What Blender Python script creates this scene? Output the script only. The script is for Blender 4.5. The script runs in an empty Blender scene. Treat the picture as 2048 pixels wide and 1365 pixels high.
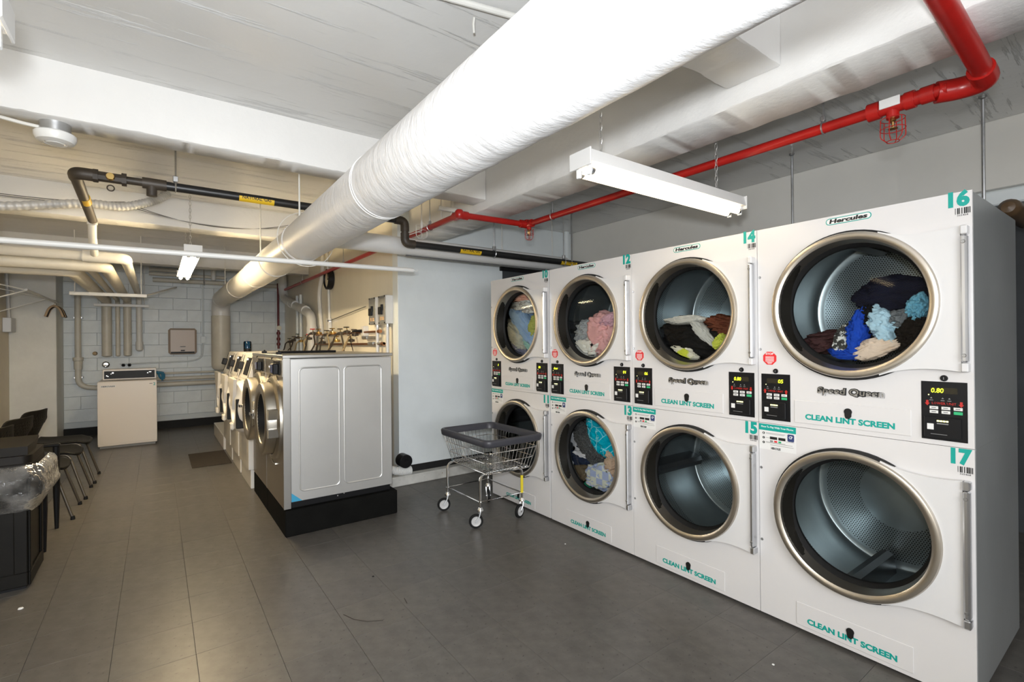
import bpy, math, random
from math import sin, cos, pi, radians, sqrt, atan2, hypot
from mathutils import Vector, Matrix, noise

random.seed(7)
SC = bpy.context.scene
COL = SC.collection

# ------------------------------------------------------------------ camera, world, lights, exposure
cam = bpy.data.cameras.new('camera')
cam.sensor_width = 36.0
cam.lens = 17.18
cam.clip_start = 0.05
camo = bpy.data.objects.new('camera', cam)
COL.objects.link(camo)
camo.matrix_world = Matrix((
    (0.80887, 0.00669, -0.58795, 0.0),
    (-0.58791, -0.00638, -0.80890, 0.0),
    (-0.00916, 0.99996, -0.00123, 1.457),
    (0, 0, 0, 1)))
SC.camera = camo

world = bpy.data.worlds.new('world')
SC.world = world
world.use_nodes = True
world.node_tree.nodes['Background'].inputs[0].default_value = (0.9, 0.93, 1.0, 1)
world.node_tree.nodes['Background'].inputs[1].default_value = 0.02

SC.view_settings.view_transform = 'Standard'
SC.view_settings.look = 'None'
SC.view_settings.gamma = 1.0
SC.view_settings.use_curve_mapping = False
SC.view_settings.exposure = 0.66


def lamp(name, kind, loc, power, color, size=0.1, rot=(0, 0, 0), size_y=None, spread=None):
    l = bpy.data.lights.new(name, kind)
    l.energy = power
    l.color = color
    if kind == 'AREA':
        l.shape = 'RECTANGLE'
        l.size = size
        l.size_y = size_y or size
        if spread:
            l.spread = spread
    else:
        l.shadow_soft_size = size
    o = bpy.data.objects.new(name, l)
    COL.objects.link(o)
    o.location = loc
    o.rotation_euler = rot
    return o


# photographer's flash just above the lens, and an added fill lamp behind the camera to even out falloff
FLASH_W = 162.0
fl = lamp('flash', 'SPOT', (-0.05, -0.03, 1.605), FLASH_W, (0.93, 0.965, 1.0), 0.05)
fl.data.spot_size = radians(172)
fl.data.spot_blend = 1.0
fl.rotation_euler = Vector((0.42, 1.0, 0.22)).to_track_quat('-Z', 'Y').to_euler()
lamp('added_fill', 'AREA', (-0.3, -2.4, 1.9), 105.0, (0.93, 0.96, 1.0), 2.6, (radians(90), 0, radians(-8)), 1.6)
TUBE_E = 6.0
TUBE_COL = (1.0, 0.78, 0.46)

# ------------------------------------------------------------------ materials
MATS = {}


def mat(name, col=(0.8, 0.8, 0.8), rough=0.5, metal=0.0, var=None, bump=None, spec=None, emit=None, coat=None,
        speck=None, bump2=None):
    """var=(scale, amount, stretch) tone variation; bump=(scale, strength, distance, stretch); speck=(scale, threshold, colour)"""
    if name in MATS:
        return MATS[name]
    m = bpy.data.materials.new(name)
    MATS[name] = m
    m.use_nodes = True
    nt = m.node_tree
    N, L = nt.nodes, nt.links
    b = N['Principled BSDF']
    b.inputs['Base Color'].default_value = (*col, 1)
    b.inputs['Roughness'].default_value = rough
    b.inputs['Metallic'].default_value = metal
    if spec is not None:
        b.inputs['Specular IOR Level'].default_value = spec
    if coat is not None:
        b.inputs['Coat Weight'].default_value = coat
        b.inputs['Coat Roughness'].default_value = 0.08
    if emit:
        b.inputs['Emission Color'].default_value = (*emit[0], 1)
        b.inputs['Emission Strength'].default_value = emit[1]

    def coords(stretch):
        tc = N.new('ShaderNodeTexCoord')
        mp = N.new('ShaderNodeMapping')
        mp.inputs['Scale'].default_value = stretch or (1, 1, 1)
        L.new(tc.outputs['Object'], mp.inputs['Vector'])
        return mp.outputs[0]
    colsock = None
    if var:
        sc, amt = var[0], var[1]
        n = N.new('ShaderNodeTexNoise')
        n.inputs['Scale'].default_value = sc
        n.inputs['Detail'].default_value = 6
        n.inputs['Roughness'].default_value = 0.6
        L.new(coords(var[2] if len(var) > 2 else None), n.inputs['Vector'])
        r = N.new('ShaderNodeValToRGB')
        e = r.color_ramp.elements
        e[0].position, e[1].position = 0.3, 0.7
        e[0].color = tuple(c * (1 - amt) for c in col) + (1,)
        e[1].color = tuple(min(1, c * (1 + amt * 0.6)) for c in col) + (1,)
        L.new(n.outputs['Fac'], r.inputs['Fac'])
        colsock = r.outputs['Color']
    if speck:
        n = N.new('ShaderNodeTexNoise')
        n.inputs['Scale'].default_value = speck[0]
        n.inputs['Detail'].default_value = 3
        L.new(coords(speck[3] if len(speck) > 3 else None), n.inputs['Vector'])
        r = N.new('ShaderNodeValToRGB')
        e = r.color_ramp.elements
        e[0].position, e[1].position = speck[1], speck[1] + 0.04
        e[0].color, e[1].color = (0, 0, 0, 1), (1, 1, 1, 1)
        L.new(n.outputs['Fac'], r.inputs['Fac'])
        mx = N.new('ShaderNodeMix')
        mx.data_type = 'RGBA'
        if colsock:
            L.new(colsock, mx.inputs[6])
        else:
            mx.inputs[6].default_value = (*col, 1)
        mx.inputs[7].default_value = (*speck[2], 1)
        L.new(r.outputs['Color'], mx.inputs[0])
        colsock = mx.outputs[2]
    if colsock:
        L.new(colsock, b.inputs['Base Color'])
    last = None
    for bp in (bump, bump2):
        if not bp:
            continue
        n = N.new('ShaderNodeTexNoise')
        n.inputs['Scale'].default_value = bp[0]
        n.inputs['Detail'].default_value = 5
        n.inputs['Roughness'].default_value = 0.6
        L.new(coords(bp[3] if len(bp) > 3 else None), n.inputs['Vector'])
        bu = N.new('ShaderNodeBump')
        bu.inputs['Strength'].default_value = bp[1]
        bu.inputs['Distance'].default_value = bp[2]
        L.new(n.outputs['Fac'], bu.inputs['Height'])
        if last:
            L.new(last, bu.inputs['Normal'])
        last = bu.outputs['Normal']
    if last:
        L.new(last, b.inputs['Normal'])
    return m


def board_paint(name, col):
    """white gloss paint over board-marked concrete: ridges run along X"""
    m = mat(name, col, 0.27, var=(0.9, 0.05), bump=(3.0, 0.25, 0.02, (1, 1, 1)))
    nt = m.node_tree
    N, L = nt.nodes, nt.links
    b = N['Principled BSDF']
    prev = b.inputs['Normal'].links[0].from_socket
    tc = N.new('ShaderNodeTexCoord')
    mp = N.new('ShaderNodeMapping')
    mp.inputs['Scale'].default_value = (0.7, 9.0, 9.0)
    L.new(tc.outputs['Object'], mp.inputs['Vector'])
    n = N.new('ShaderNodeTexNoise')
    n.inputs['Scale'].default_value = 1.6
    n.inputs['Detail'].default_value = 8
    n.inputs['Roughness'].default_value = 0.68
    L.new(mp.outputs[0], n.inputs['Vector'])
    r = N.new('ShaderNodeValToRGB')
    e = r.color_ramp.elements
    e[0].position, e[1].position = 0.57, 0.645
    L.new(n.outputs['Fac'], r.inputs['Fac'])
    bu = N.new('ShaderNodeBump')
    bu.inputs['Strength'].default_value = 0.75
    bu.inputs['Distance'].default_value = 0.010
    L.new(r.outputs['Color'], bu.inputs['Height'])
    L.new(prev, bu.inputs['Normal'])
    L.new(bu.outputs['Normal'], b.inputs['Normal'])
    return m


WHITE_SLAB = board_paint('white_board_paint', (0.74, 0.74, 0.73))
WHITE_BEAM = mat('white_beam_paint', (0.76, 0.755, 0.74), 0.36, var=(0.8, 0.05), bump=(7, 0.35, 0.015), bump2=(45, 0.15, 0.004),
                 speck=(3.1, 0.735, (0.25, 0.22, 0.15)))
WALL_BLUE = mat('pale_blue_wall_paint', (0.80, 0.85, 0.865), 0.38, var=(1.3, 0.08), bump=(4, 0.25, 0.015), bump2=(30, 0.15, 0.004))
WALL_CREAM = mat('cream_wall_paint', (0.78, 0.745, 0.65), 0.4, var=(1.3, 0.08, (1, 1, 0.25)), bump=(5, 0.3, 0.015, (1, 1, 0.3)))
WALL_BACK = mat('pale_grey_blue_block_paint', (0.735, 0.785, 0.80), 0.4, var=(2.2, 0.14), bump=(6, 0.4, 0.012), bump2=(40, 0.2, 0.004))
JOINT = mat('block_joint', (0.64, 0.685, 0.70), 0.7)
WALL_TAN = mat('tan_wall_paint', (0.66, 0.59, 0.455), 0.45, var=(1.5, 0.1), bump=(6, 0.25, 0.01))
WALL_PILLAR = mat('pillar_white_paint', (0.76, 0.76, 0.72), 0.45, var=(2, 0.1), bump=(8, 0.35, 0.012))
SOFFIT = mat('beige_soffit_paint', (0.76, 0.745, 0.70), 0.42, var=(1.2, 0.06), bump=(6, 0.2, 0.01))
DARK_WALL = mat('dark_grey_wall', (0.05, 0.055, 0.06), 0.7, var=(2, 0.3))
BLACK = mat('black_plastic', (0.009, 0.009, 0.010), 0.42, spec=0.22)
BLACK_MATTE = mat('black_matte', (0.006, 0.006, 0.0055), 0.8, var=(6, 0.3), spec=0.08)
RUBBER = mat('black_rubber', (0.010, 0.010, 0.010), 0.6, spec=0.2)
ENAMEL = mat('white_enamel', (0.67, 0.655, 0.65), 0.28, var=(1.2, 0.015))
DOOR_WHITE = mat('white_door_enamel', (0.67, 0.665, 0.665), 0.25)
SIDE_GREY = mat('grey_painted_steel', (0.25, 0.26, 0.26), 0.3, var=(1.1, 0.18), bump=(1.7, 0.12, 0.02))
RING = mat('brushed_steel_ring', (0.57, 0.525, 0.46), 0.36, 1.0, bump=(120, 0.05, 0.001, (1, 1, 1)))
HINGE = mat('satin_aluminium', (0.62, 0.63, 0.65), 0.33, 1.0)
LETTER = mat('bright_letter', (0.85, 0.83, 0.80), 0.28, 0.6)
CHROME = mat('chrome', (0.78, 0.78, 0.78), 0.12, 1.0)
STEEL = mat('brushed_stainless', (0.60, 0.595, 0.58), 0.3, 1.0, bump=(60, 0.06, 0.001, (1, 1, 14)))
STEEL_FRONT = mat('warm_brushed_stainless', (0.47, 0.44, 0.385), 0.34, 1.0, bump=(60, 0.06, 0.001, (1, 1, 14)))
STEEL_SIDE = mat('silver_painted_steel', (0.64, 0.64, 0.63), 0.36, 0.7, var=(2, 0.04), coat=0.35)
TEAL = mat('teal_print', (0.0, 0.33, 0.28), 0.5)
PRINT_BLACK = mat('black_print', (0.012, 0.012, 0.012), 0.5)
PRINT_GREY = mat('grey_print', (0.22, 0.22, 0.22), 0.6)
PRINT_WHITE = mat('white_print', (0.82, 0.83, 0.83), 0.5)
RED_SIGN = mat('red_print', (0.72, 0.03, 0.035), 0.45)
BUTTON = mat('white_button', (0.72, 0.72, 0.70), 0.45)
BUTTON_GREEN = mat('green_button', (0.03, 0.42, 0.17), 0.45)
RED_GLOW = mat('red_lettering', (0.5, 0.02, 0.015), 0.5)
SCREEN = mat('display_window', (0.025, 0.022, 0.014), 0.2)
DIGIT = mat('display_digits', (0.6, 0.7, 0.02), 0.5, emit=((0.75, 0.9, 0.03), 1.1))
LED = mat('led', (0.8, 0.8, 0.3), 0.5, emit=((1.0, 0.95, 0.35), 1.6))
NAVY_ICON = mat('navy_print', (0.03, 0.05, 0.16), 0.5)
STICKER = mat('white_sticker', (0.74, 0.74, 0.73), 0.5)
TILE = [mat('vinyl_tile_%s' % n, c, 0.36, var=(14, 0.24), bump=(3, 0.10, 0.01),
            speck=(48, 0.66, tuple(x * 0.5 for x in c)), spec=0.45) for n, c in
        (('grey', (0.106, 0.099, 0.090)), ('dark', (0.101, 0.094, 0.086)), ('warm', (0.110, 0.102, 0.091)))]
FLOOR_BASE = mat('floor_seam', (0.06, 0.056, 0.05), 0.8)
RED_PIPE = mat('red_pipe_paint', (0.40, 0.012, 0.009), 0.3, var=(7, 0.18), bump=(20, 0.1, 0.004))
BLACK_PIPE = mat('black_iron_pipe', (0.018, 0.018, 0.018), 0.38, var=(9, 0.3))
RUST_IRON = mat('dark_iron_fitting', (0.055, 0.043, 0.032), 0.5, var=(12, 0.35))
YELLOW = mat('yellow_label', (0.78, 0.50, 0.02), 0.5)
WHITE_PIPE = mat('white_pipe_paint', (0.72, 0.71, 0.67), 0.4, var=(4, 0.08), bump=(12, 0.2, 0.006))
CREAM_PIPE = mat('cream_pipe_paint', (0.64, 0.61, 0.53), 0.42, var=(4, 0.1), bump=(10, 0.25, 0.006))
PVC = mat('white_plastic', (0.76, 0.76, 0.74), 0.35)
GALV = mat('galvanised_steel', (0.55, 0.56, 0.57), 0.35, 0.9, var=(12, 0.15))
CONDUIT = mat('grey_conduit', (0.58, 0.59, 0.60), 0.4, 0.2)
BRASS = mat('brass', (0.62, 0.44, 0.17), 0.28, 1.0)
HOSE = mat('tan_hose', (0.36, 0.28, 0.16), 0.5)
RED_HANDLE = mat('red_handle', (0.55, 0.02, 0.02), 0.4)
GREEN_HANDLE = mat('dark_green_handle', (0.03, 0.07, 0.05), 0.5)
CANVAS = mat('white_canvas_wrap', (0.79, 0.785, 0.785), 0.42, bump=(9, 0.3, 0.02, (0.8, 2.6, 0.8)), bump2=(42, 0.25, 0.005, (0.7, 1.8, 0.7)))
CANVAS_SMOOTH = mat('white_pipe_jacket', (0.76, 0.755, 0.74), 0.35, bump=(14, 0.2, 0.01))
FIXTURE = mat('fixture_enamel', (0.70, 0.69, 0.67), 0.4)
TUBE = mat('lit_tube', (1, 1, 1), 0.5, emit=(TUBE_COL, TUBE_E))
TUBE_FAR = mat('lit_tube_far', (1, 1, 1), 0.5, emit=(TUBE_COL, TUBE_E * 11))
CHAIN = mat('zinc_chain', (0.55, 0.54, 0.52), 0.4, 0.8)
CHAIR_PLASTIC = mat('black_chair_plastic', (0.007, 0.0065, 0.0055), 0.55, spec=0.2)
CHAIR_TUBE = mat('bronze_grey_tube', (0.11, 0.095, 0.075), 0.4, 0.6)
BROWN_SEAT = mat('brown_vinyl', (0.075, 0.048, 0.035), 0.5)
BIN = mat('dark_bin_panel', (0.007, 0.0062, 0.005), 0.5, var=(5, 0.3), spec=0.2)
BIN_HOOD = mat('dark_bin_hood', (0.009, 0.007, 0.005), 0.5, spec=0.22)
CLOCK_FACE = mat('clock_face', (0.72, 0.68, 0.55), 0.4)
DISPENSER = mat('beige_dispenser', (0.44, 0.35, 0.28), 0.35)
MAT_FLOOR = mat('dark_brown_mat', (0.035, 0.027, 0.020), 0.9, var=(60, 0.3), bump=(150, 0.5, 0.004))
APPLIANCE = mat('off_white_enamel', (0.74, 0.68, 0.61), 0.3)
APPLIANCE2 = mat('warm_white_enamel', (0.74, 0.71, 0.66), 0.3)
COPPER = mat('copper_fitting', (0.42, 0.20, 0.10), 0.4, 1.0)
PAPER = mat('white_paper', (0.78, 0.72, 0.72), 0.8)
WOOD = mat('pale_wood', (0.50, 0.36, 0.22), 0.5)
BLUE_FILM = mat('blue_film', (0.05, 0.32, 0.52), 0.3)
BLUE_CLOTH = mat('blue_rubber', (0.02, 0.14, 0.24), 0.5)
GRIP = mat('dark_grip', (0.010, 0.009, 0.007), 0.45, spec=0.22)
LINT_BLACK = mat('keyhole_black', (0.006, 0.006, 0.006), 0.5)
BOLT = mat('small_bolt', (0.4, 0.4, 0.4), 0.4, 0.9)
DIRTY_WHITE = mat('dirty_white_curb', (0.60, 0.59, 0.55), 0.6, var=(7, 0.2), speck=(9, 0.66, (0.22, 0.13, 0.06)))
WIRE_DARK = mat('wire_grey', (0.12, 0.12, 0.12), 0.6)
SHADE_AND_BASEBOARD = mat('shade_and_baseboard_black', (0.008, 0.008, 0.008), 0.8)  # black of the baseboard itself, also painted in as shade in gaps
CART_VINYL = mat('charcoal_vinyl_bumper', (0.045, 0.045, 0.055), 0.42)
WHEEL_GREY = mat('grey_wheel_hub', (0.50, 0.50, 0.50), 0.4)
YELLOW_TAPE = mat('yellow_sleeve', (0.72, 0.58, 0.03), 0.45)


def glass_mat(name, tint, rough=0.03, ior=1.5):
    m = bpy.data.materials.new(name)
    m.use_nodes = True
    nt = m.node_tree
    N, L = nt.nodes, nt.links
    N.remove(N['Principled BSDF'])
    out = N['Material Output']
    tr = N.new('ShaderNodeBsdfTransparent')
    tr.inputs[0].default_value = (*tint, 1)
    gl = N.new('ShaderNodeBsdfGlossy')
    gl.inputs['Roughness'].default_value = rough
    fr = N.new('ShaderNodeFresnel')
    fr.inputs[0].default_value = ior
    mx = N.new('ShaderNodeMixShader')
    L.new(fr.outputs[0], mx.inputs[0])
    L.new(tr.outputs[0], mx.inputs[1])
    L.new(gl.outputs[0], mx.inputs[2])
    L.new(mx.outputs[0], out.inputs[0])
    return m


GLASS = glass_mat('tinted_door_glass', (0.95, 0.97, 0.97), 0.04, 1.22)
BLUE_GLASS = glass_mat('blue_bottle_plastic', (0.12, 0.42, 0.62), 0.05)


def bag_mat():
    m = glass_mat('clear_bin_liner', (0.86, 0.85, 0.82), 0.16, 1.28)
    nt = m.node_tree
    N, L = nt.nodes, nt.links
    tc = N.new('ShaderNodeTexCoord')
    n = N.new('ShaderNodeTexNoise')
    n.inputs['Scale'].default_value = 9
    n.inputs['Detail'].default_value = 4
    L.new(tc.outputs['Object'], n.inputs['Vector'])
    bu = N.new('ShaderNodeBump')
    bu.inputs['Strength'].default_value = 0.9
    bu.inputs['Distance'].default_value = 0.06
    L.new(n.outputs['Fac'], bu.inputs['Height'])
    out = N['Material Output']
    old = out.inputs[0].links[0].from_socket
    df = N.new('ShaderNodeBsdfDiffuse')
    df.inputs[0].default_value = (0.75, 0.73, 0.70, 1)
    ms = N.new('ShaderNodeMixShader')
    rr = N.new('ShaderNodeValToRGB')
    rr.color_ramp.elements[0].position, rr.color_ramp.elements[1].position = 0.42, 0.72
    rr.color_ramp.elements[0].color, rr.color_ramp.elements[1].color = (0.04, 0.04, 0.04, 1), (0.27, 0.27, 0.27, 1)
    L.new(n.outputs['Fac'], rr.inputs['Fac'])
    L.new(rr.outputs['Color'], ms.inputs[0])
    L.new(old, ms.inputs[1])
    L.new(df.outputs[0], ms.inputs[2])
    L.new(ms.outputs[0], out.inputs[0])
    for nd in N:
        if nd.type in ('BSDF_GLOSSY', 'FRESNEL'):
            L.new(bu.outputs[0], nd.inputs['Normal'])
    return m


BAG = bag_mat()


def drum_mat(name, holes):
    """galvanised drum steel; with holes a hexagonal perforation from the mesh's own uv in metres"""
    m = mat(name, (0.30, 0.345, 0.36), 0.33, 0.85, var=(3, 0.15))
    if not holes:
        return m
    nt = m.node_tree
    N, L = nt.nodes, nt.links
    b = N['Principled BSDF']
    uv = N.new('ShaderNodeUVMap')
    pitch = 0.0125

    def grid(off):
        mp = N.new('ShaderNodeMapping')
        mp.inputs['Scale'].default_value = (1 / pitch, 1 / (pitch * 1.732), 1)
        mp.inputs['Location'].default_value = (off, off, 0)
        L.new(uv.outputs[0], mp.inputs['Vector'])
        fr = N.new('ShaderNodeVectorMath')
        fr.operation = 'FRACTION'
        L.new(mp.outputs[0], fr.inputs[0])
        sb = N.new('ShaderNodeVectorMath')
        sb.operation = 'SUBTRACT'
        sb.inputs[1].default_value = (0.5, 0.5, 0)
        L.new(fr.outputs[0], sb.inputs[0])
        ml = N.new('ShaderNodeVectorMath')
        ml.operation = 'MULTIPLY'
        ml.inputs[1].default_value = (1, 1.732, 0)
        L.new(sb.outputs[0], ml.inputs[0])
        ln = N.new('ShaderNodeVectorMath')
        ln.operation = 'LENGTH'
        L.new(ml.outputs[0], ln.inputs[0])
        return ln.outputs['Value']
    a, c = grid(0.0), grid(0.5)
    mn = N.new('ShaderNodeMath')
    mn.operation = 'MINIMUM'
    L.new(a, mn.inputs[0])
    L.new(c, mn.inputs[1])
    lt = N.new('ShaderNodeMath')
    lt.operation = 'LESS_THAN'
    lt.inputs[1].default_value = 0.29
    L.new(mn.outputs[0], lt.inputs[0])
    mx = N.new('ShaderNodeMix')
    mx.data_type = 'RGBA'
    src = b.inputs['Base Color'].links[0].from_socket
    L.new(lt.outputs[0], mx.inputs[0])
    L.new(src, mx.inputs[6])
    mx.inputs[7].default_value = (0.004, 0.004, 0.004, 1)
    L.new(mx.outputs[2], b.inputs['Base Color'])
    sb = N.new('ShaderNodeMath')
    sb.operation = 'SUBTRACT'
    sb.inputs[0].default_value = 0.85
    L.new(lt.outputs[0], sb.inputs[1])
    L.new(sb.outputs[0], b.inputs['Metallic'])
    return m


DRUM = drum_mat('drum_steel', False)
DRUM_PERF = drum_mat('perforated_drum_steel', True)
BAFFLE = mat('drum_lifter', (0.06, 0.065, 0.07), 0.35, 0.6)


def cloth(name, col, kind='plain', col2=None, scale=30):
    m = mat('cloth_' + name, col, 0.92, var=(9, 0.14), bump=(160, 0.06, 0.002), bump2=(7, 0.6, 0.03, (1, 1, 2.2)), spec=0.0)
    if kind == 'plain':
        return m
    nt = m.node_tree
    N, L = nt.nodes, nt.links
    b = N['Principled BSDF']
    src = b.inputs['Base Color'].links[0].from_socket
    tc = N.new('ShaderNodeTexCoord')
    mx = N.new('ShaderNodeMix')
    mx.data_type = 'RGBA'
    if kind == 'spots':
        t = N.new('ShaderNodeTexNoise')
        t.inputs['Scale'].default_value = scale
        t.inputs['Detail'].default_value = 2
        r = N.new('ShaderNodeValToRGB')
        r.color_ramp.elements[0].position, r.color_ramp.elements[1].position = 0.54, 0.58
        L.new(tc.outputs['Object'], t.inputs['Vector'])
        L.new(t.outputs['Fac'], r.inputs['Fac'])
        f = r.outputs['Color']
    elif kind == 'check':
        t = N.new('ShaderNodeTexChecker')
        t.inputs['Scale'].default_value = scale
        t.inputs['Color1'].default_value = (1, 1, 1, 1)
        t.inputs['Color2'].default_value = (0, 0, 0, 1)
        L.new(tc.outputs['Object'], t.inputs['Vector'])
        f = t.outputs['Color']
    elif kind == 'lines':
        t = N.new('ShaderNodeTexVoronoi')
        t.feature = 'DISTANCE_TO_EDGE'
        t.inputs['Scale'].default_value = scale
        r = N.new('ShaderNodeValToRGB')
        r.color_ramp.elements[0].color = (1, 1, 1, 1)
        r.color_ramp.elements[1].color = (0, 0, 0, 1)
        r.color_ramp.elements[0].position, r.color_ramp.elements[1].position = 0.02, 0.05
        L.new(tc.outputs['Object'], t.inputs['Vector'])
        L.new(t.outputs['Distance'], r.inputs['Fac'])
        f = r.outputs['Color']
    else:
        t = N.new('ShaderNodeTexWave')
        t.inputs['Scale'].default_value = scale
        t.inputs['Distortion'].default_value = 1.5
        mp = N.new('ShaderNodeMapping')
        mp.inputs['Rotation'].default_value = (0, radians(80), 0)
        r = N.new('ShaderNodeValToRGB')
        r.color_ramp.elements[0].position, r.color_ramp.elements[1].position = 0.8, 0.88
        L.new(tc.outputs['Object'], mp.inputs['Vector'])
        L.new(mp.outputs[0], t.inputs['Vector'])
        L.new(t.outputs['Fac'], r.inputs['Fac'])
        f = r.outputs['Color']
    L.new(f, mx.inputs[0])
    L.new(src, mx.inputs[6])
    mx.inputs[7].default_value = (*col2, 1)
    L.new(mx.outputs[2], b.inputs['Base Color'])
    return m


# ------------------------------------------------------------------ geometry helpers
class G:
    """collects faces for one mesh object"""

    def __init__(s):
        s.v, s.f, s.m, s.uv = [], [], [], {}

    def add(s, vs, fs, mi=0):
        o = len(s.v)
        s.v += [tuple(p) for p in vs]
        s.f += [tuple(i + o for i in f) for f in fs]
        s.m += [mi] * len(fs)
        return s

    def box(s, x0, x1, y0, y1, z0, z1, c=0.0, mi=0):
        if c <= 0:
            vs = [(x, y, z) for x in (x0, x1) for y in (y0, y1) for z in (z0, z1)]
            return s.add(vs, [(0, 1, 3, 2), (4, 6, 7, 5), (0, 4, 5, 1), (2, 3, 7, 6), (0, 2, 6, 4), (1, 5, 7, 3)], mi)
        c = min(c, (x1 - x0) * .45, (y1 - y0) * .45, (z1 - z0) * .45)
        vs, idx = [], {}
        X, Y, Z = (x0, x1), (y0, y1), (z0, z1)
        for i in (0, 1):
            for j in (0, 1):
                for k in (0, 1):
                    p = (X[i], Y[j], Z[k])
                    d = (c if i == 0 else -c, c if j == 0 else -c, c if k == 0 else -c)
                    for a in range(3):
                        q = [p[t] + (d[t] if t != a else 0) for t in range(3)]
                        idx[i, j, k, a] = len(vs)
                        vs.append(q)
        fs = []
        for a in range(3):
            b, e = (a + 1) % 3, (a + 2) % 3
            for sd in (0, 1):
                q = []
                for (p1, p2) in ((0, 0), (1, 0), (1, 1), (0, 1)):
                    t = [0, 0, 0]
                    t[a], t[b], t[e] = sd, p1, p2
                    q.append(idx[t[0], t[1], t[2], a])
                fs.append(tuple(q) if sd else tuple(reversed(q)))
        for a in range(3):
            b, e = (a + 1) % 3, (a + 2) % 3
            for p1 in (0, 1):
                for p2 in (0, 1):
                    t0, t1 = [0, 0, 0], [0, 0, 0]
                    t0[b] = t1[b] = p1
                    t0[e] = t1[e] = p2
                    t1[a] = 1
                    q = (idx[(*t0, b)], idx[(*t1, b)], idx[(*t1, e)], idx[(*t0, e)])
                    fs.append(q if (p1 ^ p2) else tuple(reversed(q)))
        for i in (0, 1):
            for j in (0, 1):
                for k in (0, 1):
                    q = (idx[i, j, k, 0], idx[i, j, k, 1], idx[i, j, k, 2])
                    fs.append(q if (i + j + k) % 2 else tuple(reversed(q)))
        return s.add(vs, fs, mi)

    def tube(s, pts, r, n=10, mi=0, closed=False, caps=True):
        P = [Vector(p) for p in pts]
        m = len(P)
        rr = r if callable(r) else (lambda t: r)
        T = []
        for i in range(m):
            if closed:
                t = P[(i + 1) % m] - P[i - 1]
            else:
                t = P[min(i + 1, m - 1)] - P[max(i - 1, 0)]
            T.append(t.normalized())
        up = Vector((0, 0, 1)) if abs(T[0].z) < 0.9 else Vector((1, 0, 0))
        a = T[0].cross(up).normalized()
        vs = []
        for i in range(m):
            a = (a - T[i] * a.dot(T[i])).normalized()
            b = T[i].cross(a)
            rad = rr(i / max(1, m - 1))
            for k in range(n):
                w = 2 * pi * k / n
                vs.append(P[i] + (a * cos(w) + b * sin(w)) * rad)
        fs = []
        for i in range(m if closed else m - 1):
            j = (i + 1) % m
            for k in range(n):
                fs.append((i * n + k, i * n + (k + 1) % n, j * n + (k + 1) % n, j * n + k))
        if caps and not closed:
            fs.append(tuple(reversed(range(n))))
            fs.append(tuple((m - 1) * n + k for k in range(n)))
        return s.add(vs, fs, mi)

    def lathe(s, prof, c=(0, 0, 0), axis='z', n=32, mi=0, a0=0.0, a1=2 * pi, uv=False):
        """prof: (radius, along) pairs; angle 0 points along the first of the two cross axes"""
        full = abs(a1 - a0 - 2 * pi) < 1e-6
        cols = n if full else n + 1
        o = len(s.v)
        for k in range(cols):
            w = a0 + (a1 - a0) * k / n
            for (r, h) in prof:
                x, y = r * cos(w), r * sin(w)
                p = {'z': (x, y, h), 'y': (x, h, y), 'x': (h, x, y)}[axis]
                s.v.append((p[0] + c[0], p[1] + c[1], p[2] + c[2]))
        m = len(prof)
        for k in range(n):
            j = (k + 1) % cols
            for i in range(m - 1):
                q = (o + k * m + i, o + j * m + i, o + j * m + i + 1, o + k * m + i + 1)
                if axis == 'y':
                    q = tuple(reversed(q))
                if prof[i][0] < 1e-9:
                    q = tuple(dict.fromkeys((q[0], q[2], q[3]) if axis != 'y' else (q[0], q[1], q[3])))
                s.f.append(q)
                s.m.append(mi if not callable(mi) else mi(i))
        return s

    def prism(s, poly, h0, h1, plane='xz', mi=0):
        """poly: 2d outline; plane xz extrudes along y, xy along z, yz along x"""
        n = len(poly)

        def P(p, h):
            return {'xz': (p[0], h, p[1]), 'xy': (p[0], p[1], h), 'yz': (h, p[0], p[1])}[plane]
        vs = [P(p, h0) for p in poly] + [P(p, h1) for p in poly]
        fs = [tuple(range(n)), tuple(reversed(range(n, 2 * n)))]
        fs += [(i, n + i, n + (i + 1) % n, (i + 1) % n) for i in range(n)]
        return s.add(vs, fs, mi)

    def mesh(s, name, mats, smooth=35):
        me = bpy.data.meshes.new(name)
        me.from_pydata(s.v, [], s.f)
        for m in (mats if isinstance(mats, (list, tuple)) else [mats]):
            me.materials.append(m)
        me.polygons.foreach_set('material_index', s.m)
        if smooth:
            me.shade_smooth()
            me.set_sharp_from_angle(angle=radians(smooth))
        me.validate()
        return me

    def obj(s, name, mats, parent=None, loc=None, smooth=35, fix=False):
        me = s.mesh(name, mats, smooth)
        if fix:
            fix_normals(me)
        return put(name, me, parent, loc)


def fix_normals(me):
    import bmesh
    bm = bmesh.new()
    bm.from_mesh(me)
    bmesh.ops.recalc_face_normals(bm, faces=bm.faces)
    bm.to_mesh(me)
    bm.free()


def put(name, me, parent=None, loc=None, rot=None, scale=None):
    o = bpy.data.objects.new(name, me)
    COL.objects.link(o)
    if parent is not None:
        o.parent = parent
    if loc:
        o.location = loc
    if rot:
        o.rotation_euler = rot
    if scale:
        o.scale = scale
    return o


def tag(o, label=None, cat=None, group=None, kind=None):
    if label:
        o['label'] = label
    if cat:
        o['category'] = cat
    if group:
        o['group'] = group
    if kind:
        o['kind'] = kind
    return o


def thing(name, label, cat, loc=(0, 0, 0), rotz=0.0, group=None):
    o = bpy.data.objects.new(name, None)
    COL.objects.link(o)
    o.empty_display_size = 0.1
    o.location = loc
    o.rotation_euler = (0, 0, rotz)
    return tag(o, label, cat, group)


def structure(name, g, m, smooth=None, label=None):
    o = g.obj(name, m, smooth=smooth)
    o['kind'] = 'structure'
    if label:
        o['label'] = label
    return o


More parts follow.
